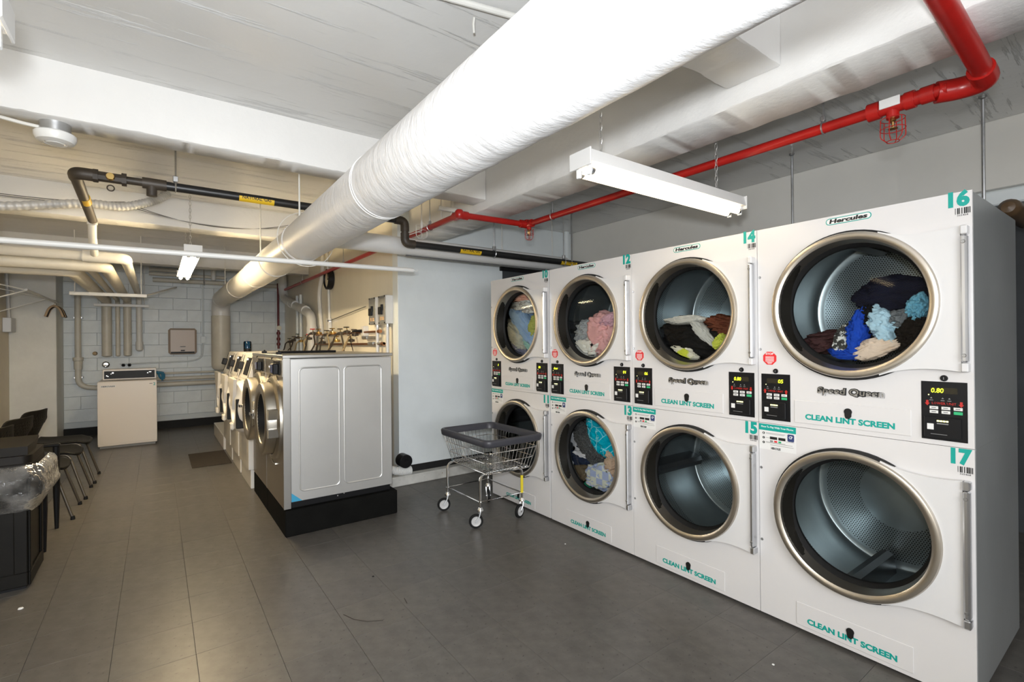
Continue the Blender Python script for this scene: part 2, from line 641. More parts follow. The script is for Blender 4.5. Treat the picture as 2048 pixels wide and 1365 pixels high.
def fillet(pts, r, n=6):
    """round the corners of a polyline"""
    P = [Vector(p) for p in pts]
    out = [P[0]]
    for i in range(1, len(P) - 1):
        a, b, c = P[i - 1], P[i], P[i + 1]
        d1, d2 = (a - b), (c - b)
        l = min(r, d1.length * .49, d2.length * .49)
        s, e = b + d1.normalized() * l, b + d2.normalized() * l
        for k in range(n + 1):
            t = k / n
            out.append(s * (1 - t) ** 2 + b * 2 * t * (1 - t) + e * t ** 2)
    out.append(P[-1])
    return out


def circle_pts(c, r, n=24, axis='z'):
    o = []
    for k in range(n):
        w = 2 * pi * k / n
        x, y = r * cos(w), r * sin(w)
        p = {'z': (x, y, 0), 'y': (x, 0, y), 'x': (0, x, y)}[axis]
        o.append((c[0] + p[0], c[1] + p[1], c[2] + p[2]))
    return o


def rrect(x0, x1, z0, z1, r, n=5):
    o = []
    for cx, cz, a in ((x1 - r, z1 - r, 0), (x0 + r, z1 - r, 90), (x0 + r, z0 + r, 180), (x1 - r, z0 + r, 270)):
        for k in range(n + 1):
            w = radians(a + 90 * k / n)
            o.append((cx + r * cos(w), cz + r * sin(w)))
    return o


_TXT = {}


def text_mesh(s, box, bold=0.0, shear=0.0, depth=0.0008, m=None, res=3):
    """lettering filling the box (x0, x1, z0, z1) in the local xz plane and facing -y"""
    key = (s, box, bold, shear, depth, m.name if m else '', res)
    if key in _TXT:
        return _TXT[key]
    cu = bpy.data.curves.new('lettering', 'FONT')
    cu.body = s
    cu.offset = bold
    cu.shear = shear
    cu.resolution_u = res
    cu.extrude = 0.01
    tmp = bpy.data.objects.new('tmp', cu)
    me = bpy.data.meshes.new_from_object(tmp)
    bpy.data.objects.remove(tmp)
    bpy.data.curves.remove(cu)
    xs = [v.co.x for v in me.vertices]
    ys = [v.co.y for v in me.vertices]
    x0, x1, y0, y1 = min(xs), max(xs), min(ys), max(ys)
    sx, sy = (box[1] - box[0]) / (x1 - x0), (box[3] - box[2]) / (y1 - y0)
    for v in me.vertices:
        c = v.co.copy()
        v.co = (box[0] + (c.x - x0) * sx, -(c.z + 0.01) / 0.02 * depth, box[2] + (c.y - y0) * sy)
    me.materials.clear()
    me.materials.append(m)
    _TXT[key] = me
    return me


def text(name, s, box, y, m, parent, bold=0.0, shear=0.0, depth=0.0008, res=3):
    return put(name, text_mesh(s, box, bold, shear, depth, m, res), parent, (0, y, 0))


MEMO = {}


def memo(key, fn):
    if key not in MEMO:
        MEMO[key] = fn()
    return MEMO[key]

# ================================================================== the setting
ZC = 2.88           # underside of the slab
structure('ceiling', G().box(-1.9, 6.4, -2.9, 10.8, ZC, 3.05), WHITE_SLAB)


def beam(x0, x1, y0, y1, z0, label):
    """painted concrete beam with a slightly ragged lower edge"""
    g = G()
    longx = (x1 - x0) > (y1 - y0)
    L = (x1 - x0) if longx else (y1 - y0)
    n = int(L / 0.03)
    prof = []
    for k in range(n + 1):
        t = k / n
        j = [0.006 * noise.noise((t * L * 9, q * 7.7 + z0, 3.1)) + 0.004 * noise.noise((t * L * 31, q * 3.3, 1.7)) for q in range(4)]
        if longx:
            x = x0 + t * L
            prof.append([(x, y0, ZC), (x, y0 + 0.004 + j[0], z0 + 0.006 + j[1]), (x, y0 + 0.012 + j[0], z0 + j[1] * .5),
                         (x, y1 - 0.012 + j[2], z0 + j[3] * .5), (x, y1 - 0.004 + j[2], z0 + 0.006 + j[3]), (x, y1, ZC)])
        else:
            y = y0 + t * L
            prof.append([(x0, y, ZC), (x0 + 0.004 + j[0], y, z0 + 0.006 + j[1]), (x0 + 0.012 + j[0], y, z0 + j[1] * .5),
                         (x1 - 0.012 + j[2], y, z0 + j[3] * .5), (x1 - 0.004 + j[2], y, z0 + 0.006 + j[3]), (x1, y, ZC)])
    vs = [p for row in prof for p in row]
    fs = []
    for k in range(n):
        for i in range(5):
            a = k * 6 + i
            fs.append((a, a + 1, a + 7, a + 6) if not longx else (a, a + 6, a + 7, a + 1))
    fs.append(tuple(range(6)))
    fs.append(tuple(n * 6 + i for i in range(6)))
    g.add(vs, fs)
    o = g.obj('ceiling_beam', WHITE_BEAM, smooth=40, fix=True)
    tag(o, label, kind='structure')
    return o


beam(2.15, 2.47, -2.9, 4.78, 2.53, 'long white beam running above the dryers')
beam(-1.9, 2.15, 1.0, 1.25, 2.62, 'white cross beam nearest the camera above the big duct')
beam(-1.9, 2.15, 3.30, 3.50, 2.60, 'white cross beam carrying the round smoke detector')
beam(-1.9, 2.05, 5.75, 5.98, 2.60, 'white cross beam behind the sagging cables')
beam(-1.9, 2.05, 8.55, 8.78, 2.60, 'cross beam farthest away near the back wall')

# floor: vinyl tiles 0.32 m square over a dark bed
T, X0T, Y0T = 0.32, -0.18, 2.10
floor = structure('floor', G().box(-1.9, 6.4, -2.9, 10.8, -0.2, -0.0035), FLOOR_BASE)
cells = []
for i in range(-6, 21):
    for j in range(-16, 28):
        x, y = X0T + i * T, Y0T + j * T
        if y > 10.5 or x > 6.2:
            continue
        cx, cy = x + T / 2, y + T / 2
        f = cx * 0.588 + cy * 0.809
        r = cx * 0.809 - cy * 0.588
        vis = f > 0.4 and abs(r / f) < 1.15 and cx < 2.75 and cx > -1.75
        if vis and cx > 0.75 and cx < 1.65 and cy > 4.0:
            vis = False
        cells.append((0 if vis else 1, f if vis else 99, x, y))
cells.sort()


def tile_box(g, x, y, mi=0):
    h = 0.0006
    g.box(x + h, x + T - h, y + h, y + T - h, -0.006, 0.0, 0.0007, mi)


proto = []
for m in TILE:
    g = G()
    tile_box(g, 0, 0)
    proto.append(g.mesh('tile', m, smooth=None))
rest = G()
for k, (nv, f, x, y) in enumerate(cells):
    mi = random.choice((0, 0, 1, 2))
    if k < 300 and nv == 0:
        put('tile', proto[mi], floor, (x, y, 0))
    else:
        tile_box(rest, x, y, mi)
tag(rest.obj('distant_tiles', TILE, floor, smooth=None), kind='stuff')

# scuffs on the tiles
g = G()
g.tube([(0.80, 2.66, 0.0006), (0.83, 2.58, 0.0006), (0.88, 2.52, 0.0006), (0.95, 2.48, 0.0006)], 0.0022, 5)
g.tube([(1.13, 2.62, 0.0006), (1.12, 2.56, 0.0006)], 0.002, 5)
g.obj('scuff_mark', mat('scuff_brown', (0.035, 0.028, 0.022), 0.7), floor)

# walls
structure('wall_left', G().box(-1.9, -1.7, -2.9, 10.8, 0, ZC), WALL_TAN)
structure('wall_pillar', G().box(-1.7, -1.2, 9.8, 10.46, 0, ZC, 0.006), [WALL_PILLAR], label='white painted pillar at the end of the left wall')
wb = structure('wall_back', G().box(-1.9, 2.25, 10.47, 10.7, 0, ZC), JOINT)
BW, BH = 0.41, 0.205
nb = 0
pb = []
for w in (BW, BW / 2):
    for s in range(2):
        g = G()
        g.box(0.001, w - 0.001, -0.014 - 0.002 * s, 0.02, 0.001, BH - 0.001, 0.0035)
        pb.append(g.mesh('block', WALL_BACK, smooth=None))
for j in range(1, 14):
    z = 0.02 + j * BH
    off = -1.2 if j % 2 else -1.2 - BW / 2
    for i in range(9):
        x = off + i * BW
        x1 = x + BW
        if x1 <= -1.19 or x >= 2.04:
            continue
        if x < -1.21 or x1 > 2.06:
            xx = max(x, -1.2)
            put('block', pb[2 + (i + j) % 2], wb, (xx, 10.46, z))
        else:
            put('block', pb[(i * 7 + j * 3) % 2], wb, (x, 10.46 + 0.004 * ((i * 5 + j) % 3 - 1), z))
structure('baseboard_back', G().box(-1.2, 2.05, 10.40, 10.47, 0, 0.13), SHADE_AND_BASEBOARD)

wm = structure('wall_middle', G().box(2.05, 2.2, 4.92, 10.7, 0, ZC), WALL_CREAM, label='cream wall beside the washers carrying valves and switches')
structure('wall_alcove', G().box(2.02, 4.6, 4.78, 4.92, 0.17, ZC, 0.004), WALL_BLUE, label='pale blue wall between washers and dryers')
structure('gap_shade_strip', G().box(2.03, 3.9, 4.79, 4.86, 0.0, 0.17), SHADE_AND_BASEBOARD)  # black strip paints the shade in the gap between curb and wall
structure('trim_2', G().box(1.66, 3.9, 4.67, 4.785, 0.0, 0.10, 0.008), DIRTY_WHITE, label='chipped white curb at foot of pale blue wall')
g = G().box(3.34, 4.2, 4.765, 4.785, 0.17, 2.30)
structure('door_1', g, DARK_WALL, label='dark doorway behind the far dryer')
structure('trim_3', G().box(3.30, 4.24, 4.75, 4.785, 2.30, 2.35, 0.004), BLACK)
structure('wall_right', G().box(4.45, 4.65, -2.9, 4.92, 2.43, ZC, 0.004), SOFFIT, label='beige band of wall above the gap behind the dryers')
structure('trim_4', G().box(4.50, 4.64, -2.9, 4.92, 2.33, 2.43, 0.01), WALL_BLUE)
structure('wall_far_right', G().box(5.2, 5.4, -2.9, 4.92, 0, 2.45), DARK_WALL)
structure('wall_front', G().box(-1.9, 6.4, -3.0, -2.8, 0, ZC), WALL_TAN)

# ================================================================== stacked dryers
UX, UW = 0.4245, 0.849          # door centre and cabinet width
DZ = (1.018, 0.015)             # bottom of the upper and lower pocket
DC = (1.609, 0.605)             # centre height of the two doors


def panel_with_hole(x0, x1, z0, z1, cz, r, y0, y1):
    """front sheet: rectangle with a round hole, returned edges and thickness"""
    n = 64
    angs = [2 * pi * k / n for k in range(n)]
    cor = [atan2(zz - cz, xx - UX) % (2 * pi) for xx in (x0, x1) for zz in (z0, z1)]
    angs = sorted(set(angs) | set(cor))
    inn, out = [], []
    for a in angs:
        c, s = cos(a), sin(a)
        t = min([(x1 - UX) / c if c > 1e-9 else 9, (x0 - UX) / c if c < -1e-9 else 9,
                 (z1 - cz) / s if s > 1e-9 else 9, (z0 - cz) / s if s < -1e-9 else 9])
        inn.append((UX + r * c, cz + r * s))
        out.append((UX + t * c, cz + t * s))
    g = G()
    m = len(angs)
    vs = [(p[0], y0, p[1]) for p in out] + [(p[0], y0, p[1]) for p in inn] + [(p[0], y1, p[1]) for p in inn] + [(p[0], y1, p[1]) for p in out]
    fs = []
    for k in range(m):
        j = (k + 1) % m
        fs += [(k, j, m + j, m + k), (m + k, m + j, 2 * m + j, 2 * m + k), (3 * m + j, 3 * m + k, 2 * m + k, 2 * m + j), (k, 3 * m + k, 3 * m + j, j)]
    g.add(vs, fs)
    return g


def dryer_meshes():
    M = {}
    M['cabinet'] = G().box(0.001, 0.006, 0.012, 0.83, 0.03, 2.03).box(UW - 0.006, UW - 0.001, 0.012, 0.83, 0.03, 2.03) \
        .box(0.004, UW - 0.004, 0.002, 0.83, 2.028, 2.034).box(0.004, UW - 0.004, 0.825, 0.83, 0.03, 2.03) \
        .box(UW - 0.0012, UW, 0.016, 0.83, 1.012, 1.016)
    M['kick'] = G().box(0.02, UW - 0.02, 0.05, 0.8, 0.0, 0.03)
    for q, (z0, z1) in enumerate(((1.0185, 2.036), (0.015, 1.0165))):
        M['front', q] = panel_with_hole(0.0015, UW - 0.0015, z0, z1, DC[q], 0.318, 0.0, 0.014)
    # door skin: disc behind the ring plus an ear that sweeps out to the hinge
    n = 40
    pl = []
    R = 0.325
    a0 = radians(68)
    for k in range(n + 1):
        a = a0 + (2 * pi - 2 * a0) * k / n
        pl.append((R * cos(a), R * sin(a)))

    def ear(sg):
        # from the ring at +-68 deg, concave sweep to the hinge corner
        p0 = (R * cos(a0), sg * R * sin(a0) * 1.045)
        p1 = (0.235, sg * 0.262)
        p2 = (0.392, sg * 0.288)
        q = []
        for i in range(9):
            t = i / 8
            q.append((p0[0] * (1 - t) ** 2 + p1[0] * 2 * t * (1 - t) + p2[0] * t * t, p0[1] * (1 - t) ** 2 + p1[1] * 2 * t * (1 - t) + p2[1] * t * t))
        return q
    out = ear(-1) + list(reversed(ear(1)))
    # ring hole polygon on the left side of the ear follows the door circle
    hole = []
    for k in range(25):
        a = a0 - 2 * a0 * k / 24
        hole.append((0.316 * cos(a), 0.316 * sin(a)))
    # strip between ear outline and hole
    g = G()
    m = 25

    def resample(pp, k):
        d = [0]
        for i in range(1, len(pp)):
            d.append(d[-1] + hypot(pp[i][0] - pp[i - 1][0], pp[i][1] - pp[i - 1][1]))
        o = []
        for j in range(k):
            t = d[-1] * j / (k - 1)
            i = max(i for i in range(len(d)) if d[i] <= t + 1e-9)
            i = min(i, len(d) - 2)
            u = (t - d[i]) / (d[i + 1] - d[i])
            o.append((pp[i][0] + (pp[i + 1][0] - pp[i][0]) * u, pp[i][1] + (pp[i + 1][1] - pp[i][1]) * u))
        return o
    top = [p for p in ear(1)]
    right = [(0.392, 0.288), (0.392, -0.288)]
    bot = list(reversed(ear(-1)))
    outl = resample(top, 9)[:-1] + resample(right, 9) + resample(bot, 9)[1:]
    yf, yb = -0.030, -0.004
    vs = [(p[0], yf, p[1]) for p in outl] + [(p[0], yf, p[1]) for p in hole] + [(p[0], yb, p[1]) for p in outl] + [(p[0], yb, p[1]) for p in hole]
    fs = []
    for i in range(m - 1):
        fs += [(i, i + 1, m + i + 1, m + i), (2 * m + i + 1, 2 * m + i, 3 * m + i, 3 * m + i + 1), (i, 2 * m + i, 2 * m + i + 1, i + 1)]
    g.add(vs, fs)
    M['door'] = g
    M['gasket_or_gap'] = G().lathe([(0.322, 0.0), (0.343, 0.0), (0.343, -0.018), (0.336, -0.022), (0.322, -0.022)], axis='y', n=64)  # black ring painted in for the shadow gap behind the door ring
    M['ring'] = G().lathe([(0.318, -0.020), (0.3315, -0.024), (0.3325, -0.038), (0.3285, -0.0455), (0.319, -0.0490), (0.307, -0.0470), (0.2985, -0.041), (0.2945, -0.022),
                           (0.289, 0.026), (0.300, 0.028)], axis='y', n=80)
    # dark finger grip on the left inside of the ring
    g = G()
    rows = []
    for k in range(21):
        t = k / 20
        a = pi + radians(-50 + 100 * t)
        w = max(0.02, sin(pi * t) ** 0.6)
        rows.append([(r * cos(a), y, r * sin(a)) for r, y in [(0.2985 - 0.027 * w * q + 0.002 * (q > 0), -0.040 + 0.082 * w * q - 0.004 * w * sin(pi * q)) for q in (0, .15, .4, .7, .95)] + [(0.291, 0.046)]])
    g.add([p for r in rows for p in r], [(k * 6 + i, k * 6 + i + 1, k * 6 + 7 + i, k * 6 + 6 + i) for k in range(20) for i in range(5)])
    M['grip'] = g
    M['glass'] = G().lathe([(0.0, 0.046), (0.10, 0.047), (0.20, 0.051), (0.277, 0.055)], axis='y', n=64)
    M['seal'] = G().lathe([(0.2915, 0.024), (0.289, 0.026), (0.284, 0.040), (0.2755, 0.050), (0.273, 0.066), (0.290, 0.07)], axis='y', n=64)
    M['bar'] = G().box(0.394, 0.4145, -0.048, -0.006, -0.250, 0.250, 0.006)
    M['cap'] = G().box(0.393, 0.4155, -0.044, 0.0, -0.0175, 0.0175, 0.004)
    g = G().lathe([(0.0, -0.003), (0.006, -0.003), (0.0075, 0.0)], axis='y', n=10)
    M['screw'] = g
    # drum
    Rd = 0.402
    g = G()
    nseg = 72
    prof = [(0.30, 0.098), (0.402, 0.10), (0.402, 0.145), (0.402, 0.30), (0.402, 0.52), (0.402, 0.63), (0.397, 0.643), (0.39, 0.648), (0.355, 0.652), (0.185, 0.652), (0.0, 0.652)]
    slots = {0: 1, 1: 1, 2: 0, 3: 1, 4: 1, 5: 1, 6: 1, 7: 1, 8: 0, 9: 1}
    g.lathe(prof, axis='y', n=nseg, mi=lambda i: 1 if not slots[i] else 0)
    M['drum'] = g
    g = G()
    g.prism([(-0.055, 0.0), (-0.028, 0.095), (0.0, 0.105), (0.028, 0.095), (0.055, 0.0)], 0.12, 0.60, 'xz')
    M['baffle'] = g
    M['bulkhead'] = G().lathe([(0.281, 0.072), (0.300, 0.075), (0.305, 0.098), (0.405, 0.099)], axis='y', n=64)
    M['lint'] = G().box(0.181, 0.650, -0.0035, 0.0, 0.018, 0.130, 0.003)
    kh = [(0.016 * cos(radians(a)), 0.016 * sin(radians(a))) for a in range(-30, 211, 20)]
    kh += [(-0.013, -0.02), (-0.009, -0.031), (0.004, -0.033), (0.013, -0.022)]
    M['keyhole'] = G().prism([(p[0], p[1]) for p in kh], -0.006, 0.0, 'xz')
    M['lock'] = G().lathe([(0.0, -0.006), (0.011, -0.006), (0.013, 0.0)], axis='y', n=18).box(-0.0012, 0.0012, -0.0068, -0.006, -0.005, 0.005, 0, 1)
    M['frame'] = G().box(-0.003, 0.141, -0.002, 0.0, -0.003, 0.236).box(0, 0.138, -0.004, 0.0, 0, 0.233)
    M['screen'] = G().box(0.027, 0.112, -0.0052, -0.004, 0.188, 0.212)
    M['btn'] = G().box(0, 0.0275, -0.0062, -0.004, 0, 0.0125, 0.0015)
    M['legends'] = G()
    for r in range(2):
        for c in range(3 - r):
            M['legends'].box(0.031 + c * 0.0375, 0.045 + c * 0.0375, -0.0067, -0.0061, 0.127 - r * 0.0165, 0.1305 - r * 0.0165)
    M['reader'] = G().box(0.008, 0.124, -0.017, -0.004, 0.008, 0.093, 0.003)
    M['rsticker'] = G().box(0.019, 0.040, -0.0176, -0.017, 0.040, 0.064)
    M['rled'] = G()
    for k in range(4):
        M['rled'].box(0.050 + k * 0.0095, 0.0575 + k * 0.0095, -0.0178, -0.017, 0.074, 0.080)
    M['rline'] = G().box(0.050, 0.086, -0.0175, -0.017, 0.064, 0.0685).box(0.030, 0.082, -0.0175, -0.017, 0.0215, 0.0235)
    M['icons'] = G()
    for x in (0.030, 0.066, 0.087):
        M['icons'].prism([(x - 0.004, 0.166), (x + 0.004, 0.166), (x, 0.172)], -0.0048, -0.004, 'xz').box(x - 0.006, x + 0.006, -0.0048, -0.004, 0.158, 0.1605)
    M['lamp'] = G().box(0.020, 0.0235, -0.0052, -0.004, 0.179, 0.1825)

    def arrow(sg):
        return G().prism([(-0.004, sg * 0.011), (0.004, sg * 0.011), (0.004, 0), (0.008, 0), (0, -sg * 0.011), (-0.008, 0), (-0.004, 0)], -0.0048, -0.004, 'xz')
    M['arrow', 1], M['arrow', -1] = arrow(1), arrow(-1)
    oc = [(0.0365 * cos(radians(22.5 + 45 * k)), 0.0365 * sin(radians(22.5 + 45 * k))) for k in range(8)]
    M['stop'] = G().prism(oc, -0.0012, 0.0, 'xz')
    g = G()
    for k in range(7):
        w = 0.022 if k < 5 else 0.014 - 0.004 * (k - 5)
        g.box(-w, w, -0.0018, -0.0012, 0.006 - k * 0.0058, 0.0085 - k * 0.0058)
    M['stoplines'] = g
    g = G()
    x = 0.797
    rnd = random.Random(3)
    while x < 0.842:
        w = rnd.choice((0.0016, 0.0028, 0.0042))
        g.box(x, min(x + w, 0.8425), -0.0008, 0, -0.012, 0.012)
        x += w + rnd.choice((0.0014, 0.0022, 0.0045))
    M['barcode'] = g
    # how-to-pay sheet on the lower pocket
    M['paysheet'] = G().box(0.002, 0.187, -0.0008, 0, 0.880, 1.0125)
    M['payband'] = G().box(0.002, 0.187, -0.0014, -0.0006, 0.9795, 1.0125)
    g = G()
    for k in range(3):
        g.lathe([(0.0, -0.0013), (0.0063, -0.0013), (0.0063, -0.0006)], c=(0.026, 0, 0.965 - k * 0.0245), axis='y', n=14)
    M['paydots'] = g
    g = G()
    for (a, b, z) in ((0.038, 0.135, 0.967), (0.038, 0.128, 0.962), (0.038, 0.062, 0.941), (0.038, 0.135, 0.9195), (0.038, 0.17, 0.9155), (0.06, 0.175, 0.906), (0.14, 0.178, 0.9335)):
        g.box(a, b, -0.0013, -0.0006, z, z + 0.0018)
    M['paylines'] = g
    M['paybadges'] = G().box(0.058, 0.095, -0.0013, -0.0006, 0.936, 0.950, 0.0).box(0.101, 0.136, -0.0013, -0.0006, 0.936, 0.950)
    M['payicon'] = G().prism(rrect(0.146, 0.178, 0.937, 0.974, 0.006), -0.0015, -0.0006, 'xz')
    g = G()
    g.box(0.059, 0.074, -0.0013, -0.0006, 0.922, 0.931, 0, 0).box(0.080, 0.095, -0.0013, -0.0006, 0.922, 0.931, 0, 1).box(0.101, 0.115, -0.0013, -0.0006, 0.922, 0.931, 0, 2)
    M['paycards'] = g
    M['oval'] = G().prism(rrect(0.331, 0.515, 1.9945, 2.0255, 0.0150), -0.0012, 0, 'xz')
    M['oval2'] = G().prism(rrect(0.3345, 0.5115, 1.9980, 2.0220, 0.0118), -0.0018, -0.0010, 'xz')
    return M


DM = {k: g for k, g in dryer_meshes().items()}
MAPS = {'cabinet': SIDE_GREY, 'kick': BLACK, 'front0': ENAMEL, 'front1': ENAMEL, 'door': DOOR_WHITE, 'gasket_or_gap': SHADE_AND_BASEBOARD, 'ring': RING, 'grip': GRIP,
        'glass': GLASS, 'seal': RUBBER, 'bar': HINGE, 'cap': DOOR_WHITE, 'screw': BOLT, 'drum': [DRUM, DRUM_PERF], 'baffle': BAFFLE, 'bulkhead': RUBBER,
        'lint': ENAMEL, 'keyhole': LINT_BLACK, 'lock': [BLACK, PRINT_GREY], 'frame': BLACK, 'screen': SCREEN, 'btn': BUTTON, 'reader': BLACK, 'legends': PRINT_GREY, 'rsticker': STICKER,
        'rled': LED, 'rline': PRINT_GREY, 'icons': PRINT_GREY, 'lamp': LED, 'stop': RED_SIGN, 'stoplines': PRINT_WHITE, 'barcode': PRINT_BLACK, 'paysheet': STICKER,
        'payband': TEAL, 'paydots': PRINT_BLACK, 'paylines': PRINT_GREY, 'paybadges': PRINT_BLACK, 'payicon': NAVY_ICON,
        'paycards': [PRINT_GREY, RED_SIGN, BUTTON_GREEN], 'oval': TEAL, 'oval2': STICKER}


def dm(key, matl=None):
    nm = key if isinstance(key, str) else key[0] + str(key[1])
    m = matl or MAPS.get(nm) or RED_GLOW
    k = (nm, m.name if not isinstance(m, list) else 'l')
    if k not in MEMO:
        me = DM[key].mesh(nm, m, 35)
        if nm in ('front0', 'front1', 'door', 'grip', 'paysheet', 'keyhole', 'baffle', 'stop', 'oval', 'oval2', 'payicon'):
            fix_normals(me)
        if nm == 'drum':
            uvl = me.uv_layers.new(name='uv')
            for p in me.polygons:
                back = p.center.y > 0.6505
                for li in p.loop_indices:
                    c = me.vertices[me.loops[li].vertex_index].co
                    if back:
                        uvl.data[li].uv = (c.x, c.z)
                    else:
                        a = atan2(c.z, c.x)
                        if a < 0 and p.center.z > -0.02 and p.center.x < 0 and a < -3:
                            a += 2 * pi
                        pc = atan2(p.center.z, p.center.x)
                        if a - pc > pi:
                            a -= 2 * pi
                        if pc - a > pi:
                            a += 2 * pi
                        uvl.data[li].uv = (a * 0.402, c.y)
        MEMO[k] = me
    return MEMO[k]


def make_dryer(yl, up, lo, label, disp, up_rot, lo_rot):
    t = thing('stacked_dryer', label, 'dryer', (2.584, yl, 0), -pi / 2, 'row of stacked tumble dryers')
    put('cabinet', dm('cabinet'), t)
    put('kick_plate', dm('kick'), t)
    for q, num in ((0, up), (1, lo)):
        zc = DC[q]
        put('front_panel', dm(('front', q)), t)
        d = put('door', dm('door'), t, (UX, 0, zc))
        put('gasket_or_gap', dm('gasket_or_gap'), d)
        put('door_ring', dm('ring'), d)
        put('finger_grip', dm('grip'), d)
        put('door_glass', dm('glass'), d)
        put('glass_seal', dm('seal'), d)
        put('hinge_bar', dm('bar'), d)
        for s in (1, -1):
            put('hinge_cap', dm('cap', DOOR_WHITE if q == 0 else HINGE), d, (0, 0, s * 0.270))
            put('screw', dm('screw'), d, (0.404, -0.0485, s * 0.222))
        dr = put('drum', dm('drum'), t, (UX, 0, zc))
        rot = up_rot if q == 0 else lo_rot
        for k in range(3):
            a = radians(rot + 120 * k)
            put('lifter', dm('baffle'), dr, (0.402 * cos(a), 0, 0.402 * sin(a)), (0, -(a + pi / 2), 0))
        put('drum_bulkhead', dm('bulkhead'), t, (UX, 0, zc))
        zl = DZ[q]
        lp = put('lint_panel', dm('lint'), t, (0, 0, zl + (0.004 if q == 0 else 0)))
        put('keyhole', dm('keyhole'), lp, (0.417, -0.002, 0.096 if q == 0 else 0.088))
        text('lettering', 'CLEAN LINT SCREEN', (0.232, 0.594, 0.0385, 0.0665), -0.0035, TEAL, lp, 0.045)
        # unit number and barcode
        zt = 1.995 if q == 0 else 0.967
        text('unit_number', num, (0.776, 0.841, zt - 0.018, zt + 0.048), 0, TEAL, t, 0.055)
        put('barcode', dm('barcode'), t, (0, 0, zt - 0.035))
        text('barcode_digits', '365468', (0.803, 0.836, zt - 0.056, zt - 0.049), 0, PRINT_BLACK, t, 0.0, res=1)
        for z in (0.175, -0.205):
            put('screw', dm('screw'), t, (0.012, 0, zc + z))
    # pay sheet on the lower pocket
    p = put('pay_sheet', dm('paysheet'), t)
    put('header_band', dm('payband'), p)
    text('lettering', 'How To Pay With Your Phone', (0.014, 0.175, 0.9905, 1.0035), -0.0014, PRINT_WHITE, p, 0.02, res=1)
    put('step_dots', dm('paydots'), p)
    for k in range(3):
        text('step_number', str(k + 1), (0.0245, 0.0275, 0.9615 - k * 0.0245, 0.9685 - k * 0.0245), -0.0013, PRINT_WHITE, p, 0.0, res=1)
    put('print_lines', dm('paylines'), p)
    put('badges', dm('paybadges'), p)
    ic = put('payment_icon', dm('payicon'), p)
    put('card_marks', dm('paycards'), p)
    text('icon_letters', 'CP', (0.1525, 0.1715, 0.951, 0.966), -0.0015, PRINT_WHITE, p, 0.02, res=1)
    text('maker_mark', 'HERCULES', (0.064, 0.112, 0.884, 0.896), -0.0012, PRINT_BLACK, p, 0.03, 0.1, res=1)
    # brand badges
    ov = put('brand_badge', dm('oval'), t)
    put('badge_face', dm('oval2'), ov)
    text('lettering', 'Hercules', (0.346, 0.500, 2.0005, 2.0205), -0.0018, PRINT_BLACK, ov, 0.045, 0.12)
    sq = text('nameplate', 'Speed Queen', (0.287, 0.558, 1.1835, 1.2275), 0, PRINT_BLACK, t, 0.10, 0.05, depth=0.003)
    text('lettering', 'Speed Queen', (0.2905, 0.5545, 1.1875, 1.2240), -0.003, HINGE, sq, 0.0, 0.05, depth=0.004)
    # stop sign
    st = put('stop_sign', dm('stop'), t, (0.061, 0, 1.358))
    text('lettering', 'STOP', (-0.020, 0.020, 0.0175, 0.0285), -0.0012, PRINT_WHITE, st, 0.02)
    put('print_lines', dm('stoplines'), st)
    # control panels
    for side, x0, zz in ((0, 0.0205, 1.0405), (1, 0.6875, 1.0415)):
        put('lock', dm('lock'), t, (x0 + 0.070, 0, 1.292))
        cp = put('control_panel', dm('frame'), t, (x0, 0, zz))
        put('display_window', dm('screen'), cp)
        if disp[side]:
            s, al = disp[side]
            w = 0.0125 * len(s.replace('.', '')) + 0.002 * s.count('.')
            b = (0.030, 0.030 + w, 0.1905, 0.2095) if al == 'l' else (0.109 - w, 0.109, 0.1905, 0.2095)
            text('display_digits', s, b, -0.0052, DIGIT, cp, 0.012, 0.1)
        put('status_lamp', dm('lamp'), cp)
        put('print_icons', dm('icons'), cp)
        text('lettering', 'LOWER UNIT' if side else 'UPPER UNIT', (0.032, 0.108, 0.1425, 0.1525), -0.004, RED_GLOW, cp, 0.0, res=1)
        for x in (0.017, 0.123):
            put('arrow', dm(('arrow', 1 if side else -1)), cp, (x, 0, 0.147))
        for r in range(2):
            for c in range(3):
                b = put('button', dm('btn', BUTTON_GREEN if (r == 1 and c == 2) else BUTTON), cp, (0.0245 + c * 0.0375, 0, 0.1225 - r * 0.0165))
        put('button_legends', dm('legends'), cp)
        put('card_reader', dm('reader'), cp)
        put('sticker', dm('rsticker'), cp)
        put('reader_lights', dm('rled'), cp)
        put('reader_print', dm('rline'), cp)
    return t


EDGES = (1.3322, 2.1814, 3.0305, 3.8915)
make_dryer(EDGES[0], '16', '17', 'white stacked dryer numbered 16 and 17, nearest and with its grey side in view',
           (('05', 'r'), ('0.80', 'l')), 100, 262)
make_dryer(EDGES[1], '14', '15', 'white stacked dryer numbered 14 and 15, black clothes above and empty drum below',
           (('06', 'r'), ('0.80', 'l')), 80, 183)
make_dryer(EDGES[2], '12', '13', 'white stacked dryer numbered 12 and 13, pink laundry above and turquoise laundry below',
           (('door', 'l'), ('01', 'r')), 185, 60)
make_dryer(EDGES[3], '10', '11', 'white stacked dryer numbered 10 and 11, farthest, behind the wire laundry cart',
           (('1', 'r'), ('00', 'l')), 60, 40)


